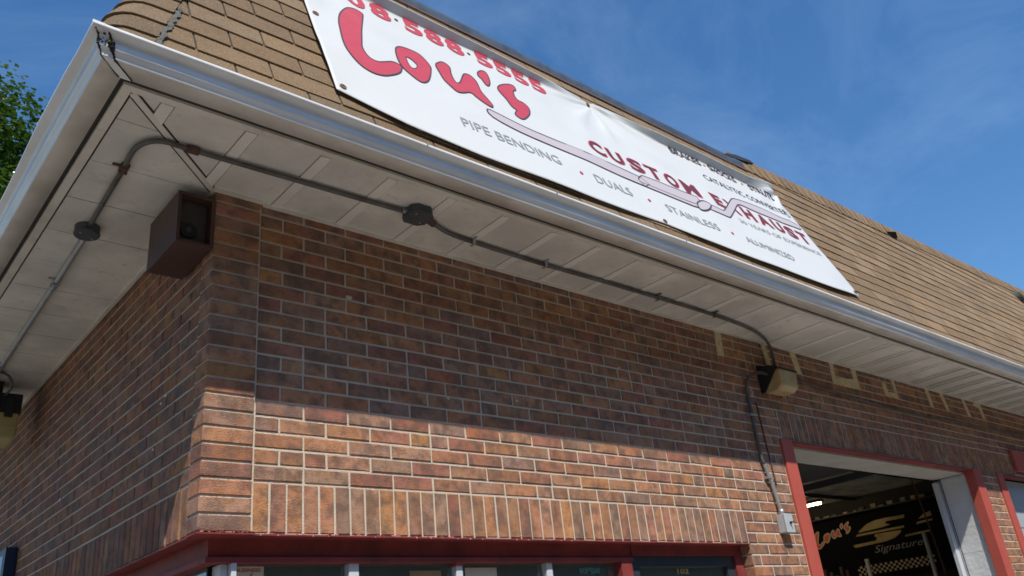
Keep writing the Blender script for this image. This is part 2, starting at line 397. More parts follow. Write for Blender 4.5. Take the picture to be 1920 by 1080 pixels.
for r in range(-14, 22):
    zb, zt = r * C, (r + 1) * C
    if zt > HS: zt = HS
    if zt - zb < 0.025: continue
    off = 0.0 if r % 2 else -0.5
    spans = []
    if r < 0:
        spans = [(WX1, 3.843), (7.032, 7.39), (D2X1 + 0.135, VIEWX)]
    elif r < 3:
        spans = [(3.262, 3.843), (7.032, 7.39), (D2X1 + 0.135, VIEWX)]
    elif zt <= 0.676 + 0.03:
        spans = [(U, 3.843), (7.032, 7.39), (D2X1 + 0.135, VIEWX)]
    elif zb < 0.866 - 0.02:
        spans = [(U, 3.895), (7.90, VIEWX)]
    else:
        spans = [(U, VIEWX)]
    for a, b in spans: front_row(zb, zt, a, b, off)
# soldier courses
n = 45; w = (3.262 - U) / n
for i in range(n):
    add_brick(front_wall, (U + (i + .5) * w, 0, 1.5 * C), FX, FN, w - J * 0.95, 3 * C - J)
n = 58; w = (7.895 - 3.90) / n
for i in range(n):
    add_brick(front_wall, (3.90 + (i + .5) * w, 0, (0.680 + 0.8805) / 2), FX, FN, w - J * 0.95, 0.2005 - J + 0.002)
# brick returns of the window opening's right jamb
for r in range(-6, 0):
    add_brick(front_wall, (WX1, 0.052, (r + .5) * C), (0, 1, 0), (-1, 0, 0), 0.092, C - J)
# corner pier: one L-shaped stack of stretchers, header face on the side
for r in range(0, 22):
    zb, zt = r * C, min((r + 1) * C, HS - 0.002)
    if zt - zb < 0.02: continue
    a = screen_area([Vector((0, -PROUD, zb)), Vector((U, -PROUD, zb)), Vector((U, -PROUD, zt)), Vector((0, -PROUD, zt))])
    bricks.append([a + 1e5, corner_pier, Vector((0, -PROUD, (zb + zt) / 2)), Vector(FX), Vector(FN), U - J, zt - zb - J, brick_col(rb), 'L'])
# side wall
SX = 0.0085; SU, SN = (0, 1, 0), (-1, 0, 0)
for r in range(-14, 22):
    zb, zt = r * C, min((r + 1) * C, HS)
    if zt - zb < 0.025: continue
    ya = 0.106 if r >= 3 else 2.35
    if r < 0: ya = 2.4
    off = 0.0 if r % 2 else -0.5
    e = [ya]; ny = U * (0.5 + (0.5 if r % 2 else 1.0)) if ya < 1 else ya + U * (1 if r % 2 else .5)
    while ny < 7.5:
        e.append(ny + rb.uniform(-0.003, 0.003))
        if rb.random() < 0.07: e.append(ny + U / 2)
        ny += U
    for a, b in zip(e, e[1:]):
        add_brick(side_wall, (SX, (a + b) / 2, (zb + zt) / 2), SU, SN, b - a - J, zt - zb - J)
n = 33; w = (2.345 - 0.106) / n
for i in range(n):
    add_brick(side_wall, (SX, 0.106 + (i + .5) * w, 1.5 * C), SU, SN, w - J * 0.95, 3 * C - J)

def brick_geo(w, h, var, d=0.03):
    """front face at y=0 facing -y, body to +y; chamfered arris, corners slightly uneven"""
    rr = random.Random(var * 97 + 3); c = 0.0032
    X, Z = w / 2, h / 2
    j = lambda: rr.uniform(-0.0012, 0.0012)
    front = [(-X + c + j(), 0.0, -Z + c + j()), (X - c + j(), 0.0, -Z + c + j()), (X - c + j(), 0.0, Z - c + j()), (-X + c + j(), 0.0, Z - c + j())]
    mid = [(-X + j(), c * 0.9, -Z + j()), (X + j(), c * 0.9, -Z + j()), (X + j(), c * 0.9, Z + j()), (-X + j(), c * 0.9, Z + j())]
    back = [(-X, d, -Z), (X, d, -Z), (X, d, Z), (-X, d, Z)]
    v = front + mid + back
    f = [(0, 1, 2, 3)]
    for a in (0, 4):
        for i in range(4):
            k = (i + 1) % 4
            f.append((a + i, a + 4 + i, a + 4 + k, a + k))
    return v, f
def L_geo(w, h, rr):
    """corner brick: front face plus the header face round the corner (origin = front left arris)"""
    c = 0.004; Z = h / 2; j = lambda: rr.uniform(-0.001, 0.001)
    # section in plan, outer outline
    o = [(w, 0.004), (w - c, 0.0), (c, 0.0), (0.0, c), (0.0, 0.1016 + PROUD - J - c), (0.004, 0.1016 + PROUD - J)]
    ins = [(w, 0.02), (w - c, 0.02), (0.0135, 0.02), (0.0135, 0.021), (0.0135, 0.1016 + PROUD - J - c), (0.0135, 0.1016 + PROUD - J)]
    k = len(o); v = []
    for (x, y) in o: v.append((x, y, -Z + c * .7 + j()))
    for (x, y) in o: v.append((x, y, Z - c * .7 + j()))
    sh = lambda x, y: (min(max(x, c * .8), w - 0.001), max(y, c * .8))
    for (x, y) in o: v.append((*sh(x, y), -Z))
    for (x, y) in o: v.append((*sh(x, y), Z))
    for (x, y) in ins: v.append((x, y, -Z))
    for (x, y) in ins: v.append((x, y, Z))
    f = []
    for i in range(k - 1):
        f.append((i, i + 1, k + i + 1, k + i))
        f.append((2 * k + i, 2 * k + i + 1, i + 1, i))
        f.append((k + i, k + i + 1, 3 * k + i + 1, 3 * k + i))
        f.append((4 * k + i, 4 * k + i + 1, 2 * k + i + 1, 2 * k + i))
        f.append((3 * k + i, 3 * k + i + 1, 5 * k + i + 1, 5 * k + i))
    f.append((2 * k, 0, k, 3 * k)); f.append((4 * k, 2 * k, 3 * k, 5 * k))
    e = k - 1
    f.append((2 * k + e, 3 * k + e, k + e, e)); f.append((4 * k + e, 5 * k + e, 3 * k + e, 2 * k + e))
    return v, f
bricks.sort(key=lambda b: -b[0])
cache = {}
joined = {}
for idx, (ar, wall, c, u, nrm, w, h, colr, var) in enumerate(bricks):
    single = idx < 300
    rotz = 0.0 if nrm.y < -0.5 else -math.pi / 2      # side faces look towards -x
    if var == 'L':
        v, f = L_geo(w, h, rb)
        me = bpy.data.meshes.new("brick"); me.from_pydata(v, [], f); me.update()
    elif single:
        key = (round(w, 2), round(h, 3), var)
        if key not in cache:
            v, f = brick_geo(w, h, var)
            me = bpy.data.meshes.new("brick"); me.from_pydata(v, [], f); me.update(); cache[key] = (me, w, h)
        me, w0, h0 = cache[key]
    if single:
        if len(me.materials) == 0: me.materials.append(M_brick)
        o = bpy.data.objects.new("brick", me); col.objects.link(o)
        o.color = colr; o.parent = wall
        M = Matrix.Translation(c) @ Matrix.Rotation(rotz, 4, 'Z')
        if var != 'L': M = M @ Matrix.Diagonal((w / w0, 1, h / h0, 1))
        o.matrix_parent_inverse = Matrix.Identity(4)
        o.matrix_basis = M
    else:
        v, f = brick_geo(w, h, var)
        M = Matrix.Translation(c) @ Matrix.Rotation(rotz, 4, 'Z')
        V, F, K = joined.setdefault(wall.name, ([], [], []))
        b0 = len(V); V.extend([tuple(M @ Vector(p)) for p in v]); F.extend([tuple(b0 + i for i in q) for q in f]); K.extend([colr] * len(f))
for wname, (V, F, K) in joined.items():
    me = bpy.data.meshes.new("small_bricks"); me.from_pydata(V, [], F)
    ca = me.color_attributes.new("Col", 'FLOAT_COLOR', 'CORNER'); dat = []
    for q, k in zip(F, K): dat.extend(list(k) * len(q))
    ca.data.foreach_set("color", dat); me.update()
    o = link("brickwork", me, M_brick2, bpy.data.objects[wname], 'stuff')

# ---- mansard roof -------------------------------------------------------
TS = 2.5; TH = math.atan(TS); CO, SI = math.cos(TH), math.sin(TH)
RY0, RZ0 = -0.442, 1.658
RN = Vector((0, -SI, CO)); RU = Vector((0, CO, SI))
def rp(x, v, off=0.0):
    return Vector((x, RY0 + v * CO, RZ0 + v * SI)) + RN * off
def vtop(x): return 1.60 if x < 4.45 else 1.68 + (x - 4.45) * 0.052
def hipx(v): return -0.600 + 0.371 * v
bm = bmesh.new()
V0 = -0.07
def q4(bm, a, b, c, d): bm.faces.new([bm.verts.new(p) for p in (a, b, c, d)])
q4(bm, rp(hipx(V0) + .10, V0, 0.0), rp(4.45, V0), rp(4.45, 1.58), rp(hipx(1.58) + .10, 1.58))
q4(bm, rp(hipx(V0) + .0999, V0, 0.0), rp(hipx(1.58) + .0999, 1.58), rp(hipx(1.58), 1.58) + Vector((.012, .09, 0)), rp(hipx(V0), V0) + Vector((.012, .09, 0)))
q4(bm, rp(4.4501, V0), rp(XR, V0), rp(XR, vtop(XR) - .03), rp(4.4501, vtop(4.46) - .03))
# side slope of the hip and the flat deck behind
hx0, hx1 = hipx(V0), hipx(1.58)
q4(bm, Vector((hx0 + .012, YB, rp(0, V0).z)), rp(hx0, V0) + Vector((.012, .09, 0)), rp(hx1, 1.58) + Vector((.012, .09, 0)), Vector((hx1 + .012, YB, rp(0, 1.58).z)))
q4(bm, rp(hx1, 1.58), rp(XR, 1.58), Vector((XR, YB, rp(0, 1.58).z)), Vector((hx1, YB, rp(0, 1.58).z)))
mroof = part("mansard_roof", bm, M_under)
EXPO = 0.125; TAB = 0.3048
rs = random.Random(21)
def shin_col(rng):
    f = rng.uniform(0.76, 1.20); t = rng.uniform(-0.025, 0.02)
    return (0.365 * f + t, 0.255 * f, 0.158 * f - t * .5, 1)
def seamx(v): return -0.397 + 0.31 * v
tabs = []
row = -1
while True:
    v = row * EXPO
    if v > 2.35: break
    x = (0.037 if row % 2 == 0 else 0.037 - TAB / 2) - 3 * TAB
    base_shift = rs.uniform(-0.006, 0.006)
    while x < XR - 0.4:
        a, b = x + base_shift, x + TAB + base_shift
        x += TAB
        a2 = max(a, seamx(v) + 0.0)
        if b - a2 < 0.04: continue
        vt = vtop((a + b) / 2)
        top = min(v + EXPO + 0.012, vt - 0.02)
        if top - v < 0.03: continue
        cs = [rp(a2, v), rp(b, v), rp(b, v + EXPO), rp(a2, v + EXPO)]
        hidden = (a2 > 0.6 and b < 4.3 and v > 0.22 and v + EXPO < 0.95)
        ar = 0 if hidden else screen_area(cs)
        tabs.append((ar, a2, b, v, top, shin_col(rs), rs.uniform(0.0, 0.004), rs.uniform(-0.0025, 0.0025)))
    row += 1
tabs.sort(key=lambda t: -t[0])
def tab_geo(a, b, v, top, lift, dv):
    g0 = 0.0045
    n = 4
    pts = []
    th0 = 0.0082 + lift
    V = []; F = []
    for i in range(n + 1):
        x = a + g0 + (b - a - 2 * g0) * i / n
        jv = rs.uniform(-0.0012, 0.0012) + dv * (i / n - .5)
        V += [rp(x, v + jv, th0), rp(x, v + jv, 0.0005), rp(x, top, 0.003)]
    for i in range(n):
        k = 3 * i
        F += [(k, k + 3, k + 5, k + 2), (k + 1, k + 4, k + 3, k)]
    F += [(0, 2, 1), (3 * n, 3 * n + 1, 3 * n + 2)]
    return V, F
JV, JF, JK = [], [], []
for i, (ar, a, b, v, top, c4, lift, dv) in enumerate(tabs):
    V, F = tab_geo(a, b, v, top, lift, dv)
    if i < 260:
        o0 = V[0]
        me = bpy.data.meshes.new("shingle"); me.from_pydata([tuple(p - o0) for p in V], [], F); me.materials.append(M_shin)
        o = bpy.data.objects.new("shingle", me); col.objects.link(o); o.parent = mroof; o.color = c4; o.location = o0
    else:
        b0 = len(JV); JV += [tuple(p) for p in V]; JF += [tuple(b0 + k for k in q) for q in F]; JK += [c4] * len(F)
me = bpy.data.meshes.new("small_shingles"); me.from_pydata(JV, [], JF)
ca = me.color_attributes.new("Col", 'FLOAT_COLOR', 'CORNER'); dat = []
for q, k in zip(JF, JK): dat.extend(list(k) * len(q))
ca.data.foreach_set("color", dat)
link("shingle_field", me, M_shin2, mroof, 'stuff')
# hip cap shingles, bent round the corner
for r in range(-1, 14):
    v = -0.03 + r * 0.118; top = v + 0.135
    bm = bmesh.new(); rings = []
    for (vv, off) in ((v, 0.0165), (v, 0.004), (top, 0.007)):
        hx = max(hipx(vv), -0.600); sx = seamx(vv) - 0.006
        P = []
        for k in range(9):
            t = k / 8
            if t < 0.45: 
                x = sx + (hx + 0.085 - sx) * t / 0.45; P.append(rp(x, vv - 0.010 * t, off))
            else:
                a = (t - 0.45) / 0.55 * math.pi / 2      # round the arris
                rr = 0.075
                base = rp(hx + 0.085, vv - 0.006, off)
                cx = hx + 0.085; cy = base.y + rr
                P.append(Vector((cx - (rr + off) * math.sin(a) * 1.0, cy - (rr) * math.cos(a), base.z - 0.016 * math.sin(a))))
        P.append(P[-1] + Vector((0, 0.14, 0)))
        rings.append([bm.verts.new(p) for p in P])
    for A, Bq in ((0, 2), (1, 0)):
        for k in range(len(rings[0]) - 1):
            bm.faces.new((rings[A][k], rings[A][k + 1], rings[Bq][k + 1], rings[Bq][k]))
    o = bm_obj("hip_shingle", bm, M_shin, mroof, smooth=False); o.color = shin_col(rs)
# ragged sealant seam beside the hip caps
bm = bmesh.new(); L_, R2 = [], []
k = 0; v = -0.13
while v < 1.55:
    wd = rs.uniform(0.010, 0.022); s = seamx(v) + 0.004 + rs.uniform(-0.006, 0.006)
    L_.append(bm.verts.new(rp(s - wd / 2, v, 0.019 + rs.uniform(-.002, .002)))); R2.append(bm.verts.new(rp(s + wd / 2 + .004, v, 0.0165 + rs.uniform(-.002, .003))))
    v += rs.uniform(0.008, 0.02)
for i in range(len(L_) - 1):
    if (i // 7) % 5 == 4: continue
    bm.faces.new((L_[i], R2[i], R2[i + 1], L_[i + 1]))
bm_obj("sealant_seam", bm, M_slot, mroof)
# metal flashing along the top of the left run, ridge caps on the right run
bm = bmesh.new(); prof = [(1.500, 0.013), (1.515, 0.018), (1.545, 0.030), (1.575, 0.030), (1.600, 0.012), (1.605, -0.03), (1.59, -0.10)]
xs = [hipx(1.5) - 0.02] + [i * 0.4 for i in range(0, 11)] + [4.46]
rings = [[bm.verts.new(rp(x, v + rs.uniform(-.003, .003), o)) for v, o in prof] for x in xs]
for A, Bq in zip(rings, rings[1:]):
    for k in range(len(prof) - 1): bm.faces.new((A[k], Bq[k], Bq[k + 1], A[k + 1]))
bm_obj("roof_flashing", bm, M_flash, mroof, smooth=True)
bm = bmesh.new()
q4(bm, rp(hipx(1.47), 1.477, .016), rp(4.5, 1.477, .016), rp(4.5, 1.499, .0165), rp(hipx(1.5), 1.499, .0165))
bm_obj("drip_edge", bm, M_conrust, mroof)
x = 4.36; i = 0
while x < 15.6:
    vt = vtop(max(x, 4.46)) + 0.02; wv = 0.20
    a, b = x, x + 0.150
    bm = bmesh.new()
    lift = 0.018 + (0.0 if i % 2 else 0.001)
    P = [rp(a, vt - wv, lift), rp(b, vt - wv - 0.004, 0.008), rp(b + 0.02, vt - 0.01, 0.012), rp(a + 0.02, vt - 0.01, lift + 0.004)]
    Q = [rp(a, vt - wv, 0.002), rp(b, vt - wv, 0.002)]
    T = [rp(a + 0.03, vt, -0.05), rp(b + 0.03, vt, -0.05)]
    vs = [bm.verts.new(p) for p in P]; qs = [bm.verts.new(p) for p in Q]; ts = [bm.verts.new(p) for p in T]
    bm.faces.new(vs); bm.faces.new((qs[0], qs[1], vs[1], vs[0])); bm.faces.new((vs[3], vs[2], ts[1], ts[0])); 
    low = bm.verts.new(rp(a, vt - wv * 0.02, 0.002)); bm.faces.new((qs[0], vs[0], vs[3], low))
    o = bm_obj("ridge_shingle", bm, M_shin, mroof); o.color = shin_col(rs)
    x += 0.127; i += 1
# lifted black felt where the flashing ends
bm = bmesh.new()
poly = [(4.22, 1.560), (4.28, 1.600), (4.46, 1.665), (4.70, 1.705), (4.72, 1.67), (4.5, 1.61), (4.3, 1.56)]
A = [bm.verts.new(rp(a, b, 0.034)) for a, b in poly]; Bq = [bm.verts.new(rp(a, b, 0.02)) for a, b in poly]
bm.faces.new(A); bm.faces.new(Bq[::-1])
for k in range(len(A)): bm.faces.new((A[k], Bq[k], Bq[(k + 1) % len(A)], A[(k + 1) % len(A)]))
bm_obj("torn_felt", bm, M_tar, mroof)

# ---- soffit -------------------------------------------------------------
bm = bmesh.new()
box(bm, -0.50, XR, -0.50, 0.0, HS + 0.012, HS + 0.03)
box(bm, -0.50, 0.0, 0.0002, YB, HS + 0.012, HS + 0.03)
soffit = part("soffit", bm, M_seam)
SF, SS = -0.462, -0.474       # outer edges of the panels (front, side)
DG = SF / SS
def soffit_panel(pts, grooves_axis, tilt=0.0):
    """pts: plan polygon (x,y); underside z = HS"""
    bm = bmesh.new()
    cx = sum(p[0] for p in pts) / len(pts); 
    lo = [bm.verts.new((x, y, HS + (tilt * (x - cx) if tilt else 0) + R_.uniform(-0.0012, 0.0012))) for x, y in pts]
    hi = [bm.verts.new((x, y, HS + 0.0118)) for x, y in pts]
    bm.faces.new(lo); bm.faces.new(hi[::-1])
    for k in range(len(pts)): bm.faces.new((lo[k], hi[k], hi[(k + 1) % len(pts)], lo[(k + 1) % len(pts)]))
    return bm_obj("soffit_panel", bm, M_sof, soffit)
SP = 0.3085
def clipq(x0, x1, axis):
    """quad between x0..x1 clipped by the corner diagonal"""
    out = []
    if axis == 0:        # front panels: y from SF to 0 (or the diagonal)
        f = lambda x: -0.008 if x >= 0 else max(min(x * DG, -0.012 * 0 + x * DG), SF)
        xs = [max(x0, SS + 0.02), x1]
        if xs[1] <= SS + 0.03: return None
        mid = [0.0] if xs[0] < 0 < xs[1] else []
        top = [(x, f(x) - 0.014 if x < 0 else -0.008) for x in [xs[1]] + mid + [xs[0]]]
        return [(xs[0], SF), (xs[1], SF)] + top
    else:
        f = lambda y: -0.008 if y >= 0 else y / DG
        ys = [max(x0, SF + 0.02), x1]
        if ys[1] <= SF + 0.03: return None
        mid = [0.0] if ys[0] < 0 < ys[1] else []
        top = [(f(y) - 0.014 if y < 0 else (0.0 if True else 0), y) for y in [ys[1]] + mid + [ys[0]]]
        return [(SS, ys[0]), (SS, ys[1])] + top
x = 0.594 - 4 * SP
while x < 13:
    tilt = 0.085 if x > 5.9 else (0.03 if x > 4.6 else 0.0)
    for q_, (a, b) in enumerate(((x + 0.002, x + SP - 0.050), (x + SP - 0.046, x + SP - 0.002))):
        p = clipq(a, b, 0)
        if p and p[1][0] - p[0][0] > 0.01:
            o_ = soffit_panel(p, 0, tilt)
            if q_ and x < 4.4: o_.location.z = -0.0035; o_.data.materials.clear(); o_.data.materials.append(M_sofl)
    x += SP
y = 0.013 - 2 * 0.305
while y < 7.5:
    p = clipq(y + 0.0025, y + 0.305 - 0.0025, 1)
    if p and p[1][1] - p[0][1] > 0.01: soffit_panel(p, 1)
    y += 0.305
# mitre cover strips on the diagonal
d = Vector((SS, SF, 0)).normalized(); nn = Vector((-d.y, d.x, 0))
for (o0, o1, zz, mm) in ((-0.012, 0.012, HS - 0.004, M_trim), (-0.020, -0.0122, HS - 0.001, M_grime), (0.0122, 0.020, HS - 0.001, M_grime)):
    bm = bmesh.new(); L1 = math.hypot(SS, SF)
    P = [d * 0.004 + nn * o0, d * L1 + nn * o0, d * L1 + nn * o1, d * 0.004 + nn * o1]
    lo = [bm.verts.new((p.x, p.y, zz)) for p in P]; hi = [bm.verts.new((p.x, p.y, HS + .0115)) for p in P]
    bm.faces.new(lo); bm.faces.new(hi[::-1])
    for k in range(4): bm.faces.new((lo[k], hi[k], hi[(k + 1) % 4], lo[(k + 1) % 4]))
    bm_obj("mitre_strip", bm, mm, soffit)
# wall moulding where the soffit meets brick
bm = bmesh.new(); box(bm, U + 0.003, XR, -0.022, -0.004, HS - 0.010, HS + 0.011); bm_obj("wall_channel", bm, M_trim, soffit)
bm = bmesh.new(); box(bm, -0.016, U + 0.001, -0.040, -PROUD - 0.003, HS - 0.010, HS + 0.011); bm_obj("wall_channel", bm, M_trim, soffit)
bm = bmesh.new(); box(bm, -0.014, 0.003, 0.001, YB, HS - 0.009, HS + 0.011); bm_obj("wall_channel", bm, M_trim, soffit)
# outer trim boards
FB_IN, FB_OUT = 0.470, 0.502
def mitred(bm, i0, i1, z0, z1, side):
    if side == 0: pts = [(XR, -i0), (-i0 - 0.012, -i0), (-i1 - 0.012, -i1), (XR, -i1)]
    else: pts = [(-i0 - 0.0125, -i0), (-i0 - 0.0125, YB), (-i1 - 0.0125, YB), (-i1 - 0.0125, -i1)]
    poly_prism(bm, pts, 2, z0, z1)
for side in (0, 1):
    bm = bmesh.new(); mitred(bm, FB_IN, FB_OUT, HS - 0.007, HS + 0.10, side); bm_obj("fascia_trim", bm, M_trim, soffit)
    bm = bmesh.new(); mitred(bm, FB_IN - 0.007, FB_IN - 0.0005, HS - 0.001, HS + 0.0105, side); bm_obj("dirty_joint", bm, M_grime, soffit)
    bm = bmesh.new(); mitred(bm, FB_OUT + 0.0005, 0.519, HS + 0.004, HS + 0.09, side); bm_obj("fascia_board", bm, M_grime, soffit)

# ---- gutters ------------------------------------------------------------
GP = [(0.5195, 1.440), (0.5195, 1.3655), (0.5905, 1.3635), (0.5965, 1.3645), (0.5990, 1.3680), (0.6000, 1.3730), (0.6030, 1.3790), (0.6080, 1.3850),
      (0.6135, 1.3915), (0.6155, 1.3980), (0.6145, 1.4050), (0.6155, 1.4140), (0.6185, 1.4230), (0.6240, 1.4310), (0.6330, 1.4360),
      (0.6440, 1.4375), (0.6462, 1.4400), (0.6462, 1.4490), (0.6440, 1.4515), (0.6340, 1.4510), (0.6320, 1.4470), (0.6300, 1.4380)]
def gut_pt(side, d, z, t, wob=0.0):
    """t: distance along the run from the mitre"""
    if side == 0: return Vector((-0.011 - d + t, -d - wob, z))
    return Vector((-0.011 - d - wob, -d + t, z))
def gutter(side, length):
    bm = bmesh.new(); ts = [0.0, 0.03, 0.06, 0.1, 0.15, 0.2, 0.3] + [0.3 + k * 0.35 for k in range(1, int((length - .3) / .35) + 1)]
    rings = []
    rg = random.Random(3 + side)
    for t in ts:
        amp = 0.0014 if side == 0 else 0.0030
        wz = math.sin(t * 2.1 + side) * amp + rg.uniform(-.0006, .0006); dz = math.sin(t * 1.3 + 2) * 0.001
        if side == 1 and 0.25 < t < 0.8: wz += 0.006 * math.sin((t - .25) / .55 * math.pi)
        rings.append([bm.verts.new(gut_pt(side, d, z + (dz if z > 1.40 else 0), t, wz * max(0, (d - .6) / .04))) for d, z in GP])
    mats = []
    for A, Bq in zip(rings, rings[1:]):
        for k in range(len(GP) - 1):
            f = bm.faces.new((A[k], A[k + 1], Bq[k + 1], Bq[k])); f.smooth = True
            f.material_index = 1 if k <= 2 else 0
    o = part("gutter", bm, None) if False else None
    me = bpy.data.meshes.new("gutter"); bm.to_mesh(me); bm.free()
    me.materials.append(M_gut); me.materials.append(M_gutb)
    o = bpy.data.objects.new("gutter", me); col.objects.link(o); o.parent = B; o.matrix_parent_inverse = Matrix.Translation((0, 0, -GZ))
    md = o.modifiers.new("solid", 'SOLIDIFY'); md.thickness = 0.0012; md.offset = 1 if side == 0 else -1
    return o
gutF = gutter(0, 15.5); gutF['label'] = "front gutter with bright rolled lip"
gutS = gutter(1, 9.0); gutS['label'] = "side gutter with slightly wavy edge"
# corner mitre strip and its tar beads
bm = bmesh.new(); rr_ = []
for t in (-0.003, 0.016, 0.034):
    rr_.append([bm.verts.new(gut_pt(0, d + (0.0022 if d > .53 else 0), z - (0.002 if z < 1.38 else 0) + (.002 if z > 1.445 else 0), t)) for d, z in GP[1:18]])
for A, Bq in zip(rr_, rr_[1:]):
    for k in range(16): bm.faces.new((A[k], A[k + 1], Bq[k + 1], Bq[k]))
bm_obj("corner_strip", bm, M_gut, gutF)
rg = random.Random(8)
for t, m0 in ((-0.004, 0.0016), (0.036, 0.0024)):
    pts = []; rad = []
    for a, b in zip(GP[1:14], GP[2:15]):
        for k in range(4):
            s = k / 4; d = a[0] + (b[0] - a[0]) * s; z = a[1] + (b[1] - a[1]) * s
            pts.append(gut_pt(0, d + 0.003, z - 0.001, t + rg.uniform(-.0015, .0015)))
            mid = 1.0 + 1.6 * math.exp(-((z - 1.402) / 0.018) ** 2) * (1.6 if t > 0 else .9) + (0.3 if z < 1.37 else 0)
            rad.append(m0 * mid * rg.uniform(0.7, 1.5))
    bm = bmesh.new(); tube(bm, pts, rad, 7, rj=0.25); bm_obj("tar_bead", bm, M_tar, gutF)
bm = bmesh.new()
for k in range(26):
    z = rg.gauss(1.405, 0.010); t = rg.uniform(-0.004, 0.046)
    z = min(max(z, 1.372), 1.43)
    d = 0.600 + (0.012 if z > 1.385 else 0) + max(0, (z - 1.41) * 1.4)
    bmesh.ops.create_icosphere(bm, subdivisions=1, radius=rg.uniform(0.002, 0.0055), matrix=Matrix.Translation(gut_pt(0, d + 0.003, z, t)))
bm_obj("tar_splatter", bm, M_tar, gutF)
bm = bmesh.new()
for k in range(7):
    bmesh.ops.create_icosphere(bm, subdivisions=1, radius=rg.uniform(0.002, 0.0045), matrix=Matrix.Translation(gut_pt(0, 0.622 + rg.uniform(-.003, .002), 1.408 + rg.uniform(-.008, .008), 0.034 + rg.uniform(-.006, .008))))
bm_obj("moss_speck", bm, M_moss, gutF)
for t0 in (7.75,):
    bm = bmesh.new(); rr2 = []
    for t in (t0, t0 + .05, t0 + .10):
        rr2.append([bm.verts.new(gut_pt(0, d + (0.0018 if d > .53 else 0), z - (0.0018 if z < 1.38 else 0) + (.0018 if z > 1.445 else 0), t)) for d, z in GP[1:20]])
    for A, Bq in zip(rr2, rr2[1:]):
        for k in range(18): bm.faces.new((A[k], A[k + 1], Bq[k + 1], Bq[k]))
    bm_obj("lap_joint", bm, M_gut, gutF, smooth=True)
for x in (0.62, 1.35, 2.3, 3.2, 4.3, 5.2, 6.1, 7.0):
    bm = bmesh.new(); box(bm, x - .004, x + .004, -0.650, -0.60, 1.4512, 1.4545); bmesh.ops.create_icosphere(bm, subdivisions=1, radius=0.004, matrix=Matrix.Translation((x, -0.648, 1.447)))
    bm_obj("hanger_screw", bm, M_galv, gutF)
for y in (-0.3, 0.03, 0.38, 0.8, 1.3):
    bm = bmesh.new(); bmesh.ops.create_icosphere(bm, subdivisions=1, radius=0.0055, matrix=Matrix.Translation((-0.659, y, 1.446)))
    bm_obj("hanger_screw", bm, M_galv, gutS)

# ---- window and door below the first soldier course ------------------------
win = pbox("window", (0.078, 2.30, 0.075, 0.135, -0.070, -0.0008), M_dred); win['label'] = "corner window with dark red head and pale mullions"
# vertical head board on the side, trims, flange
def wpart(name, b, m, bev=0.0):
    bm = bmesh.new(); box(bm, *b, bev=bev)
    return bm_obj(name, bm, m, win)
wpart("frame", (0.078, 0.135, 0.136, 2.38, -0.070, -0.0008), M_dred)
wpart("frame", (0.064, 2.30, 0.060, 0.118, -0.091, -0.0705), M_dred, 0.002)
wpart("frame", (0.064, 0.118, 0.1185, 2.38, -0.091, -0.0705), M_dred, 0.002)
# underside strip / drip flange painted red under the soldiers
bm = bmesh.new(); poly_prism(bm, [(-0.004, -0.018), (0.21, -0.018), (0.212, -0.003), (3.266, -0.003), (3.266, 0.074), (0.012, 0.074)], 2, -0.0062, -0.0006); bm_obj("flange", bm, M_dred, win)
bm = bmesh.new(); poly_prism(bm, [(-0.0045, -0.0178), (0.0115, 0.0745), (0.0115, 0.10), (0.004, 0.10), (0.004, 2.38), (0.077, 2.38), (0.077, 0.0745)], 2, -0.0060, -0.0006)
bm.free()
bm = bmesh.new(); box(bm, 0.003, 0.077, 0.0745, 2.38, -0.0060, -0.0007); bm_obj("flange", bm, M_dred, win)
bm = bmesh.new(); box(bm, -0.0045, 0.011, -0.017, 0.074, -0.0061, -0.0007); bm_obj("flange", bm, M_dred, win)
# paint drips along the flange edge
bm = bmesh.new(); rp_ = random.Random(4)
for k in range(24):
    x = 0.24 + k * 0.068 + rp_.uniform(-.004, .004)
    if rp_.random() < .7: bmesh.ops.create_icosphere(bm, subdivisions=1, radius=rp_.uniform(.002, .005), matrix=Matrix.Translation((x, -0.0035, -0.005)))
bm_obj("paint_drip", bm, M_pink, win)
bm = bmesh.new()
for k in range(60):
    x = rp_.uniform(-0.002, U) if k < 40 else rp_.uniform(U, 1.2)
    y = -PROUD - .0008 if x < U else -0.0004
    box(bm, x, x + rp_.uniform(.006, .02), y - .0012, y + .002, 0.0002, 0.0002 + rp_.uniform(.0015, .005))
bm_obj("paint_smear", bm, M_pink, win, 'stuff')
for (a, b) in ((0.130, 0.158), (0.158 + .002, 0.180)):
    wpart("corner_post", (a, b, 0.090 - (a - .130), 0.16, GZ + .9, -0.0915), M_alum, 0.003)
for (a, b) in ((0.645, 0.690), (1.170, 1.205), (1.700, 1.738)):
    wpart("mullion", (a, b, 0.078, 0.135, GZ + .9, -0.0915 - (0.012 if a > 1.1 and a < 1.3 else 0)), M_alum, 0.004)
wpart("mullion", (1.172, 1.203, 0.0775, 0.13, -0.1033, -0.0917), M_red)
wpart("red_mullion", (2.205, 2.285, 0.062, 0.14, GZ + .12, -0.0712), M_dred, 0.003)
for (a, b) in ((0.181, 0.644), (0.691, 1.169), (1.206, 1.699), (1.739, 2.204)):
    wpart("pane", (a, b, 0.112, 0.116, GZ + .9, -0.0912), M_glass)
for (a, b) in ((0.165, 0.75), (0.79, 1.36), (1.40, 2.36)):
    wpart("pane", (0.112, 0.116, a, b, GZ + .9, -0.0912), M_glass)
for y in (0.75, 1.36):
    wpart("mullion", (0.078, 0.135, y, y + .04, GZ + .9, -0.0915), M_alum, 0.004)
wpart("sill", (0.02, 2.2, 0.02, 0.15, GZ + .82, GZ + .899), M_dred)
wpart("sill", (0.02, 0.15, 0.151, 2.38, GZ + .82, GZ + .899), M_dred)
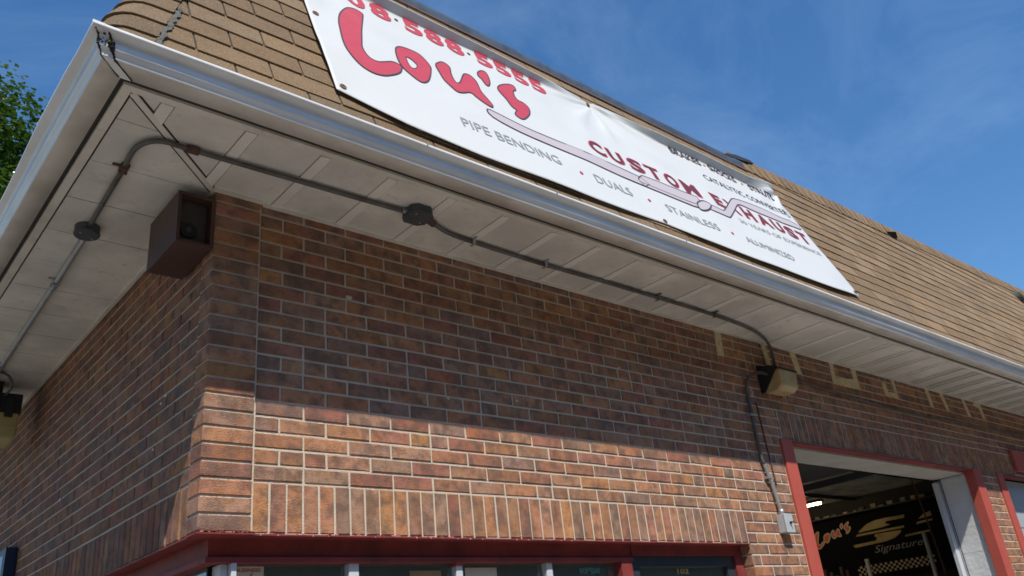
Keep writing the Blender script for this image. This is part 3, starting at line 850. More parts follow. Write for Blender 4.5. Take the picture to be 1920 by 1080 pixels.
bm = bmesh.new(); box(bm, 0.01, 2.2, 0.01, 0.10, GZ, GZ + .819); box(bm, 0.01, 0.10, 0.1005, 2.4, GZ, GZ + .819); bm_obj("apron_wall", bm, M_mortar, win)
door = pbox("doorway", (2.301, 3.262, 0.070, 0.14, -0.060, -0.0065), M_dred); door['label'] = "dark glazed doorway beside the window"
def dpart(name, b, m, bev=0.0):
    bm = bmesh.new(); box(bm, *b, bev=bev); return bm_obj(name, bm, m, door)
dpart("red_jamb", (3.19, 3.262, 0.0701, 0.14, GZ + .12, -0.0605), M_dred, .002)
dpart("door_frame", (2.30, 3.19, 0.085, 0.15, -0.115, -0.0603), M_dframe, .002)
dpart("door_frame", (2.30, 2.36, 0.085, 0.15, GZ + .12, -0.1153), M_dframe, .002)
dpart("door_frame", (3.12, 3.189, 0.085, 0.15, GZ + .12, -0.1153), M_dframe, .002)
dpart("pane", (2.361, 3.119, 0.115, 0.119, GZ + .2, -0.1155), M_glass)

# ---- garage opening ------------------------------------------------------
gar = pbox("garage_opening", (3.9755, 6.8695, -0.008, 0.075, 0.6665, 0.6755), M_dred); gar['label'] = "open garage bay framed in red steel"
def gpart(name, b, m, bev=0.0, kind=None):
    bm = bmesh.new(); box(bm, *b, bev=bev); return bm_obj(name, bm, m, gar, kind)
gpart("red_jamb", (3.846, 3.975, -0.014, 0.072, GZ + .12, 0.6795), M_red, .003)
gpart("red_jamb", (6.87, 7.028, -0.014, 0.072, GZ + .12, 0.6795), M_red, .003)
gpart("lintel_soffit", (3.976, 6.869, 0.076, 0.345, 0.653, 0.674), M_linsof)
gpart("reveal", (6.893, 7.10, 0.0725, 0.30, GZ, 0.652), M_plaster)
gpart("reveal", (3.75, 3.957, 0.0725, 0.30, GZ, 0.652), M_plaster)
gpart("door_track", (6.80, 6.872, 0.315, 0.345, GZ, 0.62), M_alum)
gpart("door_track", (6.873, 6.879, 0.3005, 0.36, GZ, 0.64), M_galv)
for k in range(5):
    gpart("block_joint", (6.8922, 6.8935, 0.078, 0.298, 0.42 - k * 0.21, 0.4215 - k * 0.21), M_linsof)

# ---- second bay with its closed pale door -----------------------------------
bay = pbox("closed_bay", (7.532, D2X1 - .002, -0.010, 0.075, 0.660, 0.6755), M_dred); bay['label'] = "neighbouring bay with red frame and closed pale door"
def ypart(name, b, m, bev=0.0):
    bm = bmesh.new(); box(bm, *b, bev=bev); return bm_obj(name, bm, m, bay)
ypart("red_jamb", (7.395, 7.53, -0.014, 0.072, GZ + .12, 0.6796), M_red, .003)
ypart("red_jamb", (D2X1, D2X1 + .13, -0.014, 0.072, GZ + .12, 0.6796), M_red, .003)
for k in range(6):
    ypart("door_panel", (7.531, D2X1 - .001, 0.10, 0.14, 0.655 - (k + 1) * 0.45 + 0.006, 0.655 - k * 0.45), M_gdoor, .006)
ypart("red_bracket", (7.90, 8.9, -0.035, -0.002, 0.72, 0.925), M_red, .004)
# ---- interior of the workshop ------------------------------------------------
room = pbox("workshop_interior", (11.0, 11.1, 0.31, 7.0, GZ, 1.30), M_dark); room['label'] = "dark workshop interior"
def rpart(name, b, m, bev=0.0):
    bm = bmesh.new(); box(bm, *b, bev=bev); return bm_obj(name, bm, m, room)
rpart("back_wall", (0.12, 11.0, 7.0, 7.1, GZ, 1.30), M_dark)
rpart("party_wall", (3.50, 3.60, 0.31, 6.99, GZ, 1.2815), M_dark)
rpart("ceiling_panel", (3.4, 11.1, 0.11, 7.0, 1.282, 1.305), M_ceil)
rpart("workshop_floor", (0.2, 11.0, 0.11, 7.0, GZ + .002, GZ + .10), M_plaster)
for k in range(5):
    y = 0.75 + k * 1.24
    rpart("ceiling_beam", (3.7, 10.99, y, y + 0.035, 1.235, 1.2815), M_steel)
for x in (5.4, 8.4):
    rpart("ceiling_beam", (x, x + .04, 0.4, 6.9, 1.20, 1.2345), M_steel)
for x in (4.2, 6.7):
    rpart("door_track", (x, x + .05, 0.4, 3.4, 0.80, 0.86), M_steel)
rpart("light_panel", (7.85, 8.20, 1.95, 2.9, 1.215, 1.232), M_lens2)
rpart("raised_door_panel", (4.25, 6.65, 0.40, 1.5, 0.87, 0.91), M_steel)
rpart("office_wall", (0.3, 3.45, 1.9, 1.95, GZ, 1.28), M_linsof)

# ---- building end details -----------------------------------------------------
pbox("rear_wall", (0.12, XR, YB - .2, YB - .001, GZ, 1.35), M_mortar)

# tan adhesive marks left by removed sign letters
pat = [[(3.358, HS - .004), (3.427, HS - .004), (3.413, 1.186), (3.341, 1.184)],
       [(3.888, HS - .004), (3.944, HS - .004), (3.963, 1.21), (3.907, 1.205)],
       [(4.248, HS - .004), (4.32, HS - .004), (4.349, 1.194), (4.28, 1.197)],
       [(4.791, HS - .004), (4.853, HS - .004), (4.842, 1.243), (5.120, 1.268), (5.118, HS - .004), (5.193, HS - .004), (5.185, 1.188), (4.78, 1.184)],
       [(5.595, 1.308), (5.655, 1.306), (5.665, 1.235), (5.79, 1.24), (5.778, HS - .004), (5.838, HS - .004), (5.821, 1.192), (5.601, 1.192)],
       [(6.40, HS - .004), (6.466, HS - .004), (6.49, 1.20), (6.42, 1.197)],
       [(6.69, HS - .004), (6.76, HS - .004), (6.80, 1.20), (6.74, 1.20)],
       [(7.16, HS - .004), (7.22, HS - .004), (7.27, 1.19), (7.20, 1.19)],
       [(7.40, 1.335), (7.46, HS - .004), (7.578, HS - .004), (7.60, 1.205), (7.54, 1.205), (7.52, 1.30)]]
for p in pat:
    bm = bmesh.new(); poly_prism(bm, p, 1, -0.0045, 0.002); bm_obj("adhesive_mark", bm, M_tan, front_wall)
# little plaster blobs and nail scars on the bricks
for (x, z, r) in ((0.62, 1.02, .012), (1.13, 0.62, .007), (1.55, .66, .006), (2.35, .95, .006), (.70, 1.13, .005), (2.9, .82, .006)):
    bm = bmesh.new(); bmesh.ops.create_icosphere(bm, subdivisions=2, radius=r, matrix=Matrix.Translation((x, -0.001, z)) @ Matrix.Diagonal((1.3, .3, .8, 1)))
    for vv in bm.verts: vv.co += Vector((rp_.uniform(-.3, .3) * r, 0, rp_.uniform(-.3, .3) * r))
    bm_obj("mortar_blob", bm, M_mortar, front_wall)
for (y, z, r) in ((.42, .62, .010), (.47, .60, .007), (.52, .42, .007), (1.9, .5, .012)):
    bm = bmesh.new(); bmesh.ops.create_icosphere(bm, subdivisions=2, radius=r, matrix=Matrix.Translation((SX - 0.001, y, z)) @ Matrix.Diagonal((.3, 1.5, .7, 1)))
    bm_obj("mortar_blob", bm, M_plaster, side_wall)

# roof odds and ends
bm = bmesh.new(); P = [rp(7.08, 1.66, .02), rp(7.30, 1.62, .02), rp(7.27, 1.71, .02), rp(7.22, 1.65, .07)]
vs = [bm.verts.new(p) for p in P]
for f in ((0, 1, 3), (1, 2, 3), (0, 3, 2), (0, 2, 1)): bm.faces.new([vs[i] for i in f])
bm_obj("roof_vent", bm, M_tar, mroof)
bm = bmesh.new(); tube(bm, [rp(10.75, 1.70, 0.0), rp(10.75, 1.70, 0.06)], 0.08, 18); bm_obj("roof_vent", bm, M_slot, mroof)
bm = bmesh.new(); tube(bm, [rp(10.75, 1.70, 0.0602), rp(10.75, 1.70, 0.063)], 0.062, 18); bm_obj("vent_mesh", bm, M_tar, mroof)

# ================================================================ things hung on the building
# ---------------------------------------------------------------- banner
BX0, BX1 = 0.345, 4.70
GROM = [0.38, 2.487, 4.70]
def smooth01(t): t = min(max(t, 0), 1); return t * t * (3 - 2 * t)
def vbot(x):
    pts = [(0.34, 0.125), (0.7, 0.06), (1.1, 0.035), (1.8, 0.035), (2.47, 0.05), (3.4, 0.045), (4.70, 0.068)]
    for (a, va), (b, vb) in zip(pts, pts[1:]):
        if x <= b: return va + (vb - va) * (x - a) / (b - a)
    return 0.068
def sagf(x):
    for a, b in zip(GROM, GROM[1:]):
        if x <= b or b == GROM[-1]:
            t = min(max((x - a) / (b - a), 0), 1); return min(1.0, (4 * t * (1 - t)) ** 0.6 * 1.25)
    return 0
def s0f(x): return 1.226 - 0.056 * smooth01((x - 2.5) / .6)
def bnr(x, s, off=0.0):
    gfac = sagf(x)
    vb = vbot(x); e = 1 - smooth01((s - vb) / 0.5)
    base = 0.024 + 0.010 * math.sin(x * 1.5 + 1) * 0.6 * (1 - e * .4)
    for (nx, nv) in ((0.36, .14), (2.47, .06), (4.68, .08), (0.40, .85), (2.487, 1.25), (4.7, 1.25)):
        base -= 0.012 * math.exp(-(((x - nx) / .22) ** 2 + ((s - nv) / .22) ** 2))
    # the sheet hangs a little off the roof
    lift = base + 0.006
    x = x - 2.17 * lift * (x + 1.12) / 3.45; s_ = s - 1.93 * lift
    v = s_; out = 0.0; ang = 0.0
    if s > s0f(x):                    # fold of the slack top hem, leaning outwards
        N = 6; ds = (s - s0f(x)) / N; v = s0f(x) - 1.93 * lift
        for k in range(N):
            a = math.radians(58) * gfac * smooth01((k + .5) * ds / 0.035)
            v += math.cos(a) * ds; out += math.sin(a) * ds; ang = a
    wr = 0.0
    for (gx, gs, amp, kk) in ((2.487, 1.27, 0.0085, 9), (4.66, 1.3, 0.008, 11), (0.38, 1.3, 0.005, 8)):
        dx, dsx = x - gx, s - gs; rr = math.hypot(dx, dsx)
        th = math.atan2(dx, -dsx); wr += amp * 1.25 * math.sin(th * kk + 2 * math.sin(rr * 5)) * math.exp(-((rr - .20) / .34) ** 2)
    wr += 0.0045 * math.sin(x * 9.1 - s * 6.3 + math.sin(x * 2.2)) * math.exp(-((s - .62) / .5) ** 2) * .6 + 0.0045 * math.sin(x * 5.1 + s * 2.3) * math.sin(s * 3.1 + x) + 0.0012 * math.sin((s * 26 + x * 3)) * smooth01((s - .2) / .3)
    n_ = RN * math.cos(ang) - RU * math.sin(ang)
    if wr < 0: wr *= .35
    return rp(x, v, max(lift + wr, 0.0165) + out) + n_ * off
def stop(x):
    tr_ = smooth01((x - 2.2) / .6)
    return s0f(x) + 0.052 + (0.022 * sagf(x) * (1.2 - .4 * tr_ - .5 * smooth01((x - 1.0) / .9) * (1 - tr_))) + (.07 * smooth01((x - 4.2) / .5)) + .012 * tr_
def remap(bm, off):
    for v in bm.verts:
        v.co = bnr(v.co.x, v.co.y, off + v.co.z)
banner = empty("banner", rp(2.5, 0.05, 0.03))
tag(banner, "long white vinyl banner with red script and exhaust pipe print, fixed to the shingles", "banner")
banv = banner.matrix_world.copy()
def bpart(name, bm, m, kind=None, smooth=False, recalc=True):
    o = bm_obj(name, bm, m, None, kind, smooth, recalc); o.parent = banner; o.matrix_parent_inverse = Matrix.Translation(-banner.location); return o
bm = bmesh.new(); NXB, NSB = 220, 84
grid = []
for j in range(NSB + 1):
    r = []
    for i in range(NXB + 1):
        x = BX0 + (BX1 - BX0) * i / NXB; vb = vbot(x)
        jj = j / NSB; jj = jj * .9 / .7 if jj < .7 else .9 + (jj - .7) / 3; s = vb + (stop(x) - vb) * jj
        r.append(bm.verts.new(bnr(x, s)))
    grid.append(r)
for j in range(NSB):
    for i in range(NXB):
        bm.faces.new((grid[j][i], grid[j][i + 1], grid[j + 1][i + 1], grid[j + 1][i]))
o = bpart("vinyl_sheet", bm, M_white, smooth=True, recalc=False)
md = o.modifiers.new("solid", 'SOLIDIFY'); md.thickness = 0.0012; md.offset = -1

def cuts(bm):
    xs = [v.co.x for v in bm.verts]; ys = [v.co.y for v in bm.verts]
    if not xs: return
    x = math.floor(min(xs) / .06) * .06 + .06
    while x < max(xs):
        bmesh.ops.bisect_plane(bm, geom=bm.verts[:] + bm.edges[:] + bm.faces[:], plane_co=(x, 0, 0), plane_no=(1, 0, 0), dist=1e-6); x += .06
    y = math.floor(min(ys) / .05) * .05 + .05
    while y < max(ys):
        bmesh.ops.bisect_plane(bm, geom=bm.verts[:] + bm.edges[:] + bm.faces[:], plane_co=(0, y, 0), plane_no=(0, 1, 0), dist=1e-6)
        y += .05 if y < 1.12 else .010
def catmull(pts, n=3):
    P = [Vector((a, b, 0)) for a, b in pts]; out = []; m = len(P)
    for i in range(m):
        p0, p1, p2, p3 = P[i - 1], P[i], P[(i + 1) % m], P[(i + 2) % m]
        for k in range(n):
            t = k / n
            q = 0.5 * ((2 * p1) + (-p0 + p2) * t + (2 * p0 - 5 * p1 + 4 * p2 - p3) * t * t + (-p0 + 3 * p1 - 3 * p2 + p3) * t ** 3)
            out.append((q.x, q.y))
    return out
def fill_poly(bm, loops):
    es = []
    for lp in loops:
        vs = [bm.verts.new((a, b, 0)) for a, b in lp]
        es += [bm.edges.new((vs[i], vs[(i + 1) % len(vs)])) for i in range(len(vs))]
    bmesh.ops.triangle_fill(bm, use_beauty=True, edges=es)
def up(bm):
    for f in bm.faces:
        f.normal_update()
        if f.normal.z < 0: f.normal_flip()
def print_poly(name, pts, m, off, hole=None, sm=3):
    bm = bmesh.new(); loops = [catmull(pts, sm) if sm > 1 else pts]
    if hole: loops.append(catmull(hole, sm))
    fill_poly(bm, loops); up(bm); cuts(bm); remap(bm, off); return bpart(name, bm, m, recalc=False)
def ribbon(name, pts, width, m, off, closed=True, sm=3):
    P = catmull(pts, sm) if (closed and sm > 1) else list(pts); n_ = len(P); bm = bmesh.new(); A, Bq = [], []
    for i in range(n_):
        a = P[i - 1] if closed or i else P[i]; b = P[(i + 1) % n_] if closed or i < n_ - 1 else P[i]
        d = Vector((b[0] - a[0], b[1] - a[1]))
        if d.length < 1e-9: d = Vector((1, 0))
        d.normalize(); nn_ = Vector((-d.y, d.x)) * width / 2
        A.append(bm.verts.new((P[i][0] + nn_.x, P[i][1] + nn_.y, 0))); Bq.append(bm.verts.new((P[i][0] - nn_.x, P[i][1] - nn_.y, 0)))
    for i in range(n_ if closed else n_ - 1):
        k = (i + 1) % n_; bm.faces.new((A[i], Bq[i], Bq[k], A[k]))
    up(bm); remap(bm, off); return bpart(name, bm, m, recalc=False)
def text_bm(body, bold=0.0, shear=0.0, space=1.0, ex=0.0):
    cu = bpy.data.curves.new("tmp_text", 'FONT'); cu.body = body; cu.size = 1.0; cu.offset = bold; cu.shear = shear; cu.space_character = space
    cu.resolution_u = 3; cu.fill_mode = 'FRONT'; cu.extrude = ex
    ob = bpy.data.objects.new("tmp_text", cu); col.objects.link(ob)
    dg = bpy.context.evaluated_depsgraph_get(); dg.update()
    me = bpy.data.meshes.new_from_object(ob.evaluated_get(dg))
    bm = bmesh.new(); bm.from_mesh(me)
    bpy.data.objects.remove(ob); bpy.data.curves.remove(cu); bpy.data.meshes.remove(me)
    return bm
def fit(bm, x0, x1, y0, y1):
    xs = [v.co.x for v in bm.verts]; ys = [v.co.y for v in bm.verts]
    a, b, c, d = min(xs), max(xs), min(ys), max(ys)
    for v in bm.verts:
        v.co.x = x0 + (v.co.x - a) / (b - a) * (x1 - x0); v.co.y = y0 + (v.co.y - c) / (d - c) * (y1 - y0)
def print_text(body, x0, x1, y0, y1, m, off, bold=0.0, shear=0.0):
    bm = text_bm(body, bold, shear); fit(bm, x0, x1, y0, y1); up(bm); cuts(bm); remap(bm, off)
    return bpart("lettering", bm, m, recalc=False)

logo = {
 'L': [(0.538, 0.906), (0.574, 0.978), (0.608, 1.021), (0.651, 1.041), (0.683, 1.042), (0.698, 1.023), (0.678, 0.946), (0.638, 0.797), (0.606, 0.671), (0.603, 0.625), (0.614, 0.579), (0.639, 0.558), (0.676, 0.563), (0.726, 0.597), (0.768, 0.626), (0.801, 0.632), (0.82, 0.617), (0.814, 0.586), (0.789, 0.542), (0.745, 0.497), (0.685, 0.449), (0.64, 0.428), (0.6, 0.422), (0.559, 0.435), (0.528, 0.466), (0.507, 0.509), (0.495, 0.563), (0.494, 0.644), (0.5, 0.727), (0.513, 0.816)],
 'o': [(0.837, 0.793), (0.867, 0.835), (0.906, 0.855), (0.961, 0.864), (1.004, 0.859), (1.031, 0.825), (1.046, 0.776), (1.041, 0.738), (1.005, 0.646), (0.973, 0.586), (0.94, 0.551), (0.912, 0.541), (0.884, 0.556), (0.854, 0.585), (0.833, 0.61), (0.821, 0.651), (0.821, 0.713)],
 'u': [(1.098, .817), (1.129, .862), (1.167, .895), (1.198, .892), (1.208, .862), (1.191, .791), (1.189, .72), (1.21, .713), (1.241, .753), (1.291, .845), (1.319, .875), (1.351, .884), (1.372, .861), (1.38, .82), (1.374, .74), (1.39, .68), (1.405, .62), (1.39, .592), (1.345, .602), (1.30, .63), (1.278, .655), (1.25, .648), (1.207, .617), (1.162, .6), (1.133, .627), (1.104, .676), (1.1, .742)],
 'a': [(1.439, 0.965), (1.48, 1.012), (1.516, 1.023), (1.522, 0.976), (1.501, 0.897), (1.472, 0.85), (1.452, 0.852), (1.443, 0.902), (1.431, 0.923)],
 's': [(1.553, 0.886), (1.6, 0.938), (1.675, 0.99), (1.722, 1.001), (1.72, 0.957), (1.688, 0.928), (1.668, 0.865), (1.679, 0.828), (1.719, 0.824), (1.744, 0.796), (1.739, 0.751), (1.715, 0.709), (1.658, 0.643), (1.62, 0.615), (1.591, 0.618), (1.578, 0.641), (1.613, 0.692), (1.613, 0.703), (1.589, 0.719), (1.574, 0.779), (1.551, 0.821), (1.543, 0.852)]}
ohole = [(0.891, 0.756), (0.919, 0.753), (0.941, 0.728), (0.942, 0.7), (0.922, 0.667), (0.9, 0.655), (0.886, 0.668), (0.883, 0.705)]
for k_, pts in logo.items():
    print_poly("logo_letter", pts, M_ink_red, 0.0030, ohole if k_ == 'o' else None)
    ribbon("letter_outline", pts, 0.0085, M_ink_dark, 0.0036)
ribbon("letter_outline", ohole, 0.005, M_ink_dark, 0.0036)
pipe = [(1.331, 0.53), (1.367, 0.552), (1.508, 0.538), (1.657, 0.526), (2.077, 0.525), (2.541, 0.515), (2.53, 0.42), (2.027, 0.434), (1.617, 0.440), (1.469, 0.452), (1.352, 0.480)]
muff = [(2.500, 0.476), (2.53, 0.51), (2.563, 0.536), (2.6, 0.551), (2.757, 0.557), (3.005, 0.566), (3.14, 0.568), (3.12, 0.50), (3.08, 0.430), (2.9, 0.422), (2.665, 0.42), (2.532, 0.42), (2.512, 0.44), (2.503, 0.459)]
mband = [(2.517, 0.452), (2.687, 0.454), (2.925, 0.457), (3.06, 0.461)]
coll = [(3.074, 0.478), (3.139, 0.524), (3.20, 0.548), (3.254, 0.54), (3.245, 0.511), (3.182, 0.455), (3.116, 0.419), (3.065, 0.408), (3.052, 0.433)]
tail = [(3.22, 0.531), (3.380, 0.530), (3.43, 0.550), (3.571, 0.667), (3.694, 0.771), (3.75, 0.803), (3.846, 0.825), (4.094, 0.850), (4.335, 0.845), (4.51, 0.850), (4.640, 0.850), (4.650, 0.80), (4.616, 0.785), (4.489, 0.771), (4.246, 0.752), (4.04, 0.748), (3.893, 0.753), (3.796, 0.754), (3.731, 0.723), (3.663, 0.665), (3.561, 0.577), (3.458, 0.492), (3.418, 0.470), (3.323, 0.462), (3.177, 0.466)]
for nm, pts, o1 in (("printed_pipe", pipe, .0030), ("printed_pipe", tail, .0032), ("printed_muffler", muff, .0034), ("printed_collar", coll, .0042)):
    print_poly(nm, pts, M_ink_lil, o1, sm=2); ribbon("printed_outline", pts, 0.0095 if nm != "printed_collar" else .012, M_ink_dark, o1 + .0005, sm=2)
ribbon("printed_outline", mband, 0.006, M_ink_dark, 0.0040, closed=False)
big = [("C", 2.175, 2.295), ("U", 2.345, 2.47), ("S", 2.53, 2.655), ("T", 2.70, 2.82), ("O", 2.88, 3.00), ("M", 3.06, 3.215), ("E", 3.385, 3.49),
       ("X", 3.545, 3.68), ("H", 3.745, 3.87), ("A", 3.93, 4.075), ("U", 4.125, 4.245), ("S", 4.30, 4.43), ("T", 4.475, 4.60)]
for ch, a, b in big:
    print_text(ch, a - .008, b + .008, 0.585, 0.724, M_ink_red, 0.0028 if ch != "X" else .0026, bold=0.045)
    print_text(ch, a, b, 0.593, 0.716, M_ink_mar, 0.0036 if ch != "X" else .0029, bold=0.02)
for body, a, b, c, d, m, bd in (("PIPE BENDING", 1.077, 1.744, .255, .332, M_ink_gry, 0), ("DUALS", 2.0, 2.302, .226, .303, M_ink_gry, 0), ("STAINLESS", 2.608, 3.13, .222, .292, M_ink_gry, 0),
                                ("ALUMINIZED", 3.424, 4.007, .225, .29, M_ink_gry, 0), ("30 YEARS OF EXPERIENCE", 3.565, 4.616, .474, .520, M_ink_gry, 0), ("CATALYTIC CONVERTERS", 3.52, 4.64, .925, .992, M_ink_dark, 0),
                                ("BRAKES", 3.275, 3.63, 1.120, 1.195, M_ink_dark, .02), ("SHOCKS", 3.73, 4.08, 1.120, 1.195, M_ink_dark, .02), ("STRUTS", 4.26, 4.60, 1.120, 1.195, M_ink_dark, .02)):
    print_text(body, a, b, c, d, m, 0.0028, bold=bd)
def dot(x, y, r, m, asp=1.0):
    print_poly("printed_dot", [(x + r * math.cos(t) , y + asp * r * math.sin(t)) for t in [k * math.pi / 4 for k in range(8)]], m, 0.0030, sm=1)
for x in (1.888, 2.454, 3.275): dot(x, 0.257, 0.014, M_ink_red)
for x in (3.68, 4.17): dot(x, 1.155, 0.013, M_ink_red)
xd = [(0.485, 0.60, '9'), (0.63, 0.755, '0'), (0.785, 0.915, '8'), (1.00, 1.125, '5'), (1.145, 1.268, '8'), (1.290, 1.415, '8'), (1.505, 1.627, '5'), (1.65, 1.772, '5'), (1.795, 1.917, '5'), (1.94, 2.062, '5')]
for a, b, ch in xd: print_text(ch, a, b, 1.105, 1.252, M_ink_red, 0.0028, bold=0.04)
for x in (0.955, 1.458): dot(x, 1.180, 0.013, M_ink_dark)
for (x, s) in ((0.40, 1.25), (2.487, 1.262), (4.66, 1.26), (0.385, .165), (4.665, .10), (2.47, .075), (0.385, 0.80)):
    p = bnr(x, s, 0.002); bm = bmesh.new()
    ring = []
    for (r, h) in ((0.017, 0), (0.016, .003), (0.009, .003), (0.008, 0), ):
        ring.append([bm.verts.new(p + Vector((math.cos(t), 0, 0)) * r + RU * math.sin(t) * r + RN * h) for t in [k * math.pi / 6 for k in range(12)]])
    for A, Bq in zip(ring, ring[1:]):
        for k in range(12): bm.faces.new((A[k], A[(k + 1) % 12], Bq[(k + 1) % 12], Bq[k]))
    bm.faces.new(ring[-1]); bpart("grommet", bm, M_brass)
# loose washer nailed below the banner
bm = bmesh.new(); tube(bm, [rp(0.735, 0.030, 0.012), rp(0.735, 0.030, 0.019)], 0.017, 14); tube(bm, [rp(0.735, 0.030, 0.0191), rp(0.735, 0.030, 0.026)], 0.007, 10)
tag(bm_obj("nail_washer", bm, M_galv), "small rusty nail and washer in the shingles just below the banner", "nail")

# ---------------------------------------------------------------- conduits and boxes under the soffit
CZ = HS - 0.018
def hanger(parent, p, along, m=M_conduit):
    bm = bmesh.new(); p = Vector(p)
    if along == 'x': box(bm, p.x - .008, p.x + .008, p.y - .036, p.y + .018, p.z + .0125, p.z + .0155); box(bm, p.x - .008, p.x + .008, p.y - .0155, p.y - .0125, p.z - .014, p.z + .0125); box(bm, p.x - .008, p.x + .008, p.y - .0155, p.y + .015, p.z - .0165, p.z - .0142)
    else: box(bm, p.x - .040, p.x + .018, p.y - .008, p.y + .008, p.z + .0125, p.z + .0155); box(bm, p.x - .0155, p.x + .0155, p.y - .008, p.y + .008, p.z - .0165, p.z - .0142); box(bm, p.x - .0155, p.x - .0125, p.y - .008, p.y + .008, p.z - .014, p.z + .0125)
    o = bm_obj("strap", bm, m, None); o.parent = parent; o.matrix_parent_inverse = Matrix.Translation(-parent.location)
    return o
def sub(parent, name, bm, m, smooth=False):
    o = bm_obj(name, bm, m, None, smooth=smooth); o.parent = parent; o.matrix_parent_inverse = Matrix.Translation(-parent.location); return o
# side run (galvanised)
c1 = tag(empty("conduit", (-0.31, 1.5, CZ)), "pale galvanised conduit on the side soffit left of the round box", "conduit")
bm = bmesh.new(); tube(bm, [(-0.275, 2.75, CZ), (-0.276, 2.40, CZ), (-0.298, 1.6, CZ), (-0.309, 1.155, CZ), (-0.328, 0.58, CZ)], 0.0125, 12); sub(c1, "pipe", bm, M_galv, True)
for y in (1.10, 2.36): hanger(c1, (-0.309 if y < 2 else -.277, y, CZ), 'y', M_galv)
bm = bmesh.new(); tube(bm, [(-0.277, 2.43, CZ), (-0.277, 2.36, CZ)], 0.0165, 12); tube(bm, [(-0.310, 1.14, CZ), (-0.3085, 1.18, CZ)], 0.0155, 12); sub(c1, "coupling", bm, M_galv, True)
# round box
rbx = tag(empty("junction_box", (-0.335, 0.53, HS - .002)), "round dark grey junction box on the side soffit", "junction box")
bm = bmesh.new(); tube(bm, [(-0.335, 0.53, HS - .002), (-0.335, 0.53, HS - .036)], 0.050, 24); sub(rbx, "box_body", bm, M_jbox)
bm = bmesh.new(); tube(bm, [(-0.335, 0.53, HS - .0362), (-0.335, 0.53, HS - .043)], [0.053, 0.050], 24); sub(rbx, "cover", bm, M_jbox)
for t in (0.6, 3.7):
    bm = bmesh.new(); tube(bm, [(-0.335 + .034 * math.cos(t), .53 + .034 * math.sin(t), HS - .043), (-0.335 + .034 * math.cos(t), .53 + .034 * math.sin(t), HS - .047)], .005, 8); sub(rbx, "screw", bm, M_galv)
# corner run
c2 = tag(empty("conduit", (-0.3, -0.2, CZ)), "dark painted conduit bending round the soffit corner between the two boxes", "conduit")
pts = [(-0.338, 0.482, CZ), (-0.352, 0.2, CZ), (-0.361, -0.022, CZ), (-0.369, -0.12, CZ), (-0.366, -0.185, CZ), (-0.340, -0.240, CZ), (-0.294, -0.268, CZ), (-0.211, -0.268, CZ), (0.1, -0.274, CZ), (0.45, -0.281, CZ), (0.735, -0.289, CZ)]
bm = bmesh.new(); tube(bm, smooth_path(pts, 5), 0.0106, 12); sub(c2, "pipe", bm, M_conduit, True)
hanger(c2, (-0.360, -0.01, CZ), 'y', M_conrust)
bm = bmesh.new(); tube(bm, [(-0.3605, -0.045, CZ), (-0.359, 0.0, CZ)], .017, 12); sub(c2, "coupling", bm, M_conrust, True); bm = bmesh.new(); tube(bm, [(-0.215, -0.268, CZ), (-.17, -.2687, CZ)], .0165, 12); sub(c2, "coupling", bm, M_conrust, True)
# octagon box
obx = tag(empty("junction_box", (0.80, -0.30, HS - .002)), "octagonal dark grey junction box on the front soffit", "junction box")
bm = bmesh.new(); cx, cy, w = 0.802, -0.300, 0.058; ch = 0.024
oct_ = [(cx - w + ch, cy - w), (cx + w - ch, cy - w), (cx + w, cy - w + ch), (cx + w, cy + w - ch), (cx + w - ch, cy + w), (cx - w + ch, cy + w), (cx - w, cy + w - ch), (cx - w, cy - w + ch)]
poly_prism(bm, oct_, 2, HS - .034, HS - .002); sub(obx, "box_body", bm, M_jbox)
bm = bmesh.new(); poly_prism(bm, [(cx + (a - cx) * 1.05, cy + (b - cy) * 1.05) for a, b in oct_], 2, HS - .040, HS - .0342); sub(obx, "cover", bm, M_jbox)
bm = bmesh.new(); tube(bm, [(cx - w - .018, cy + .008, CZ), (cx - w + .004, cy + .008, CZ)], .012, 10); sub(obx, "connector", bm, M_galv)
for (a, b) in ((.03, .03), (-.03, -.03)):
    bm = bmesh.new(); tube(bm, [(cx + a, cy + b, HS - .040), (cx + a, cy + b, HS - .0435)], .005, 8); sub(obx, "screw", bm, M_galv)
# front run to the wall light
c3 = tag(empty("conduit", (2.2, -0.2, CZ)), "long conduit along the front soffit dropping to the wall light", "conduit")
pts = [(0.855, -0.285, CZ), (0.92, -0.262, CZ), (1.02, -0.228, CZ), (1.174, -0.213, CZ), (1.643, -0.20, CZ), (2.172, -0.205, CZ), (2.886, -0.200, CZ), (3.30, -0.185, CZ), (3.60, -0.150, CZ), (3.78, -0.105, CZ - .004), (3.87, -0.078, CZ - .03), (3.90, -0.066, CZ - .08), (3.90, -0.066, 1.178)]
bm = bmesh.new(); tube(bm, smooth_path(pts, 5), 0.0106, 12); sub(c3, "pipe", bm, M_conduit, True)
bm = bmesh.new(); tube(bm, [(0.85, -0.288, CZ), (0.915, -0.263, CZ)], .0175, 12); sub(c3, "coupling", bm, M_conrust, True)
for x in (1.18, 1.66): hanger(c3, (x, -0.211 if x < 1.3 else -.2, CZ), 'x', M_galv)
for x in (2.55, 3.1): hanger(c3, (x, -0.2, CZ), 'x')

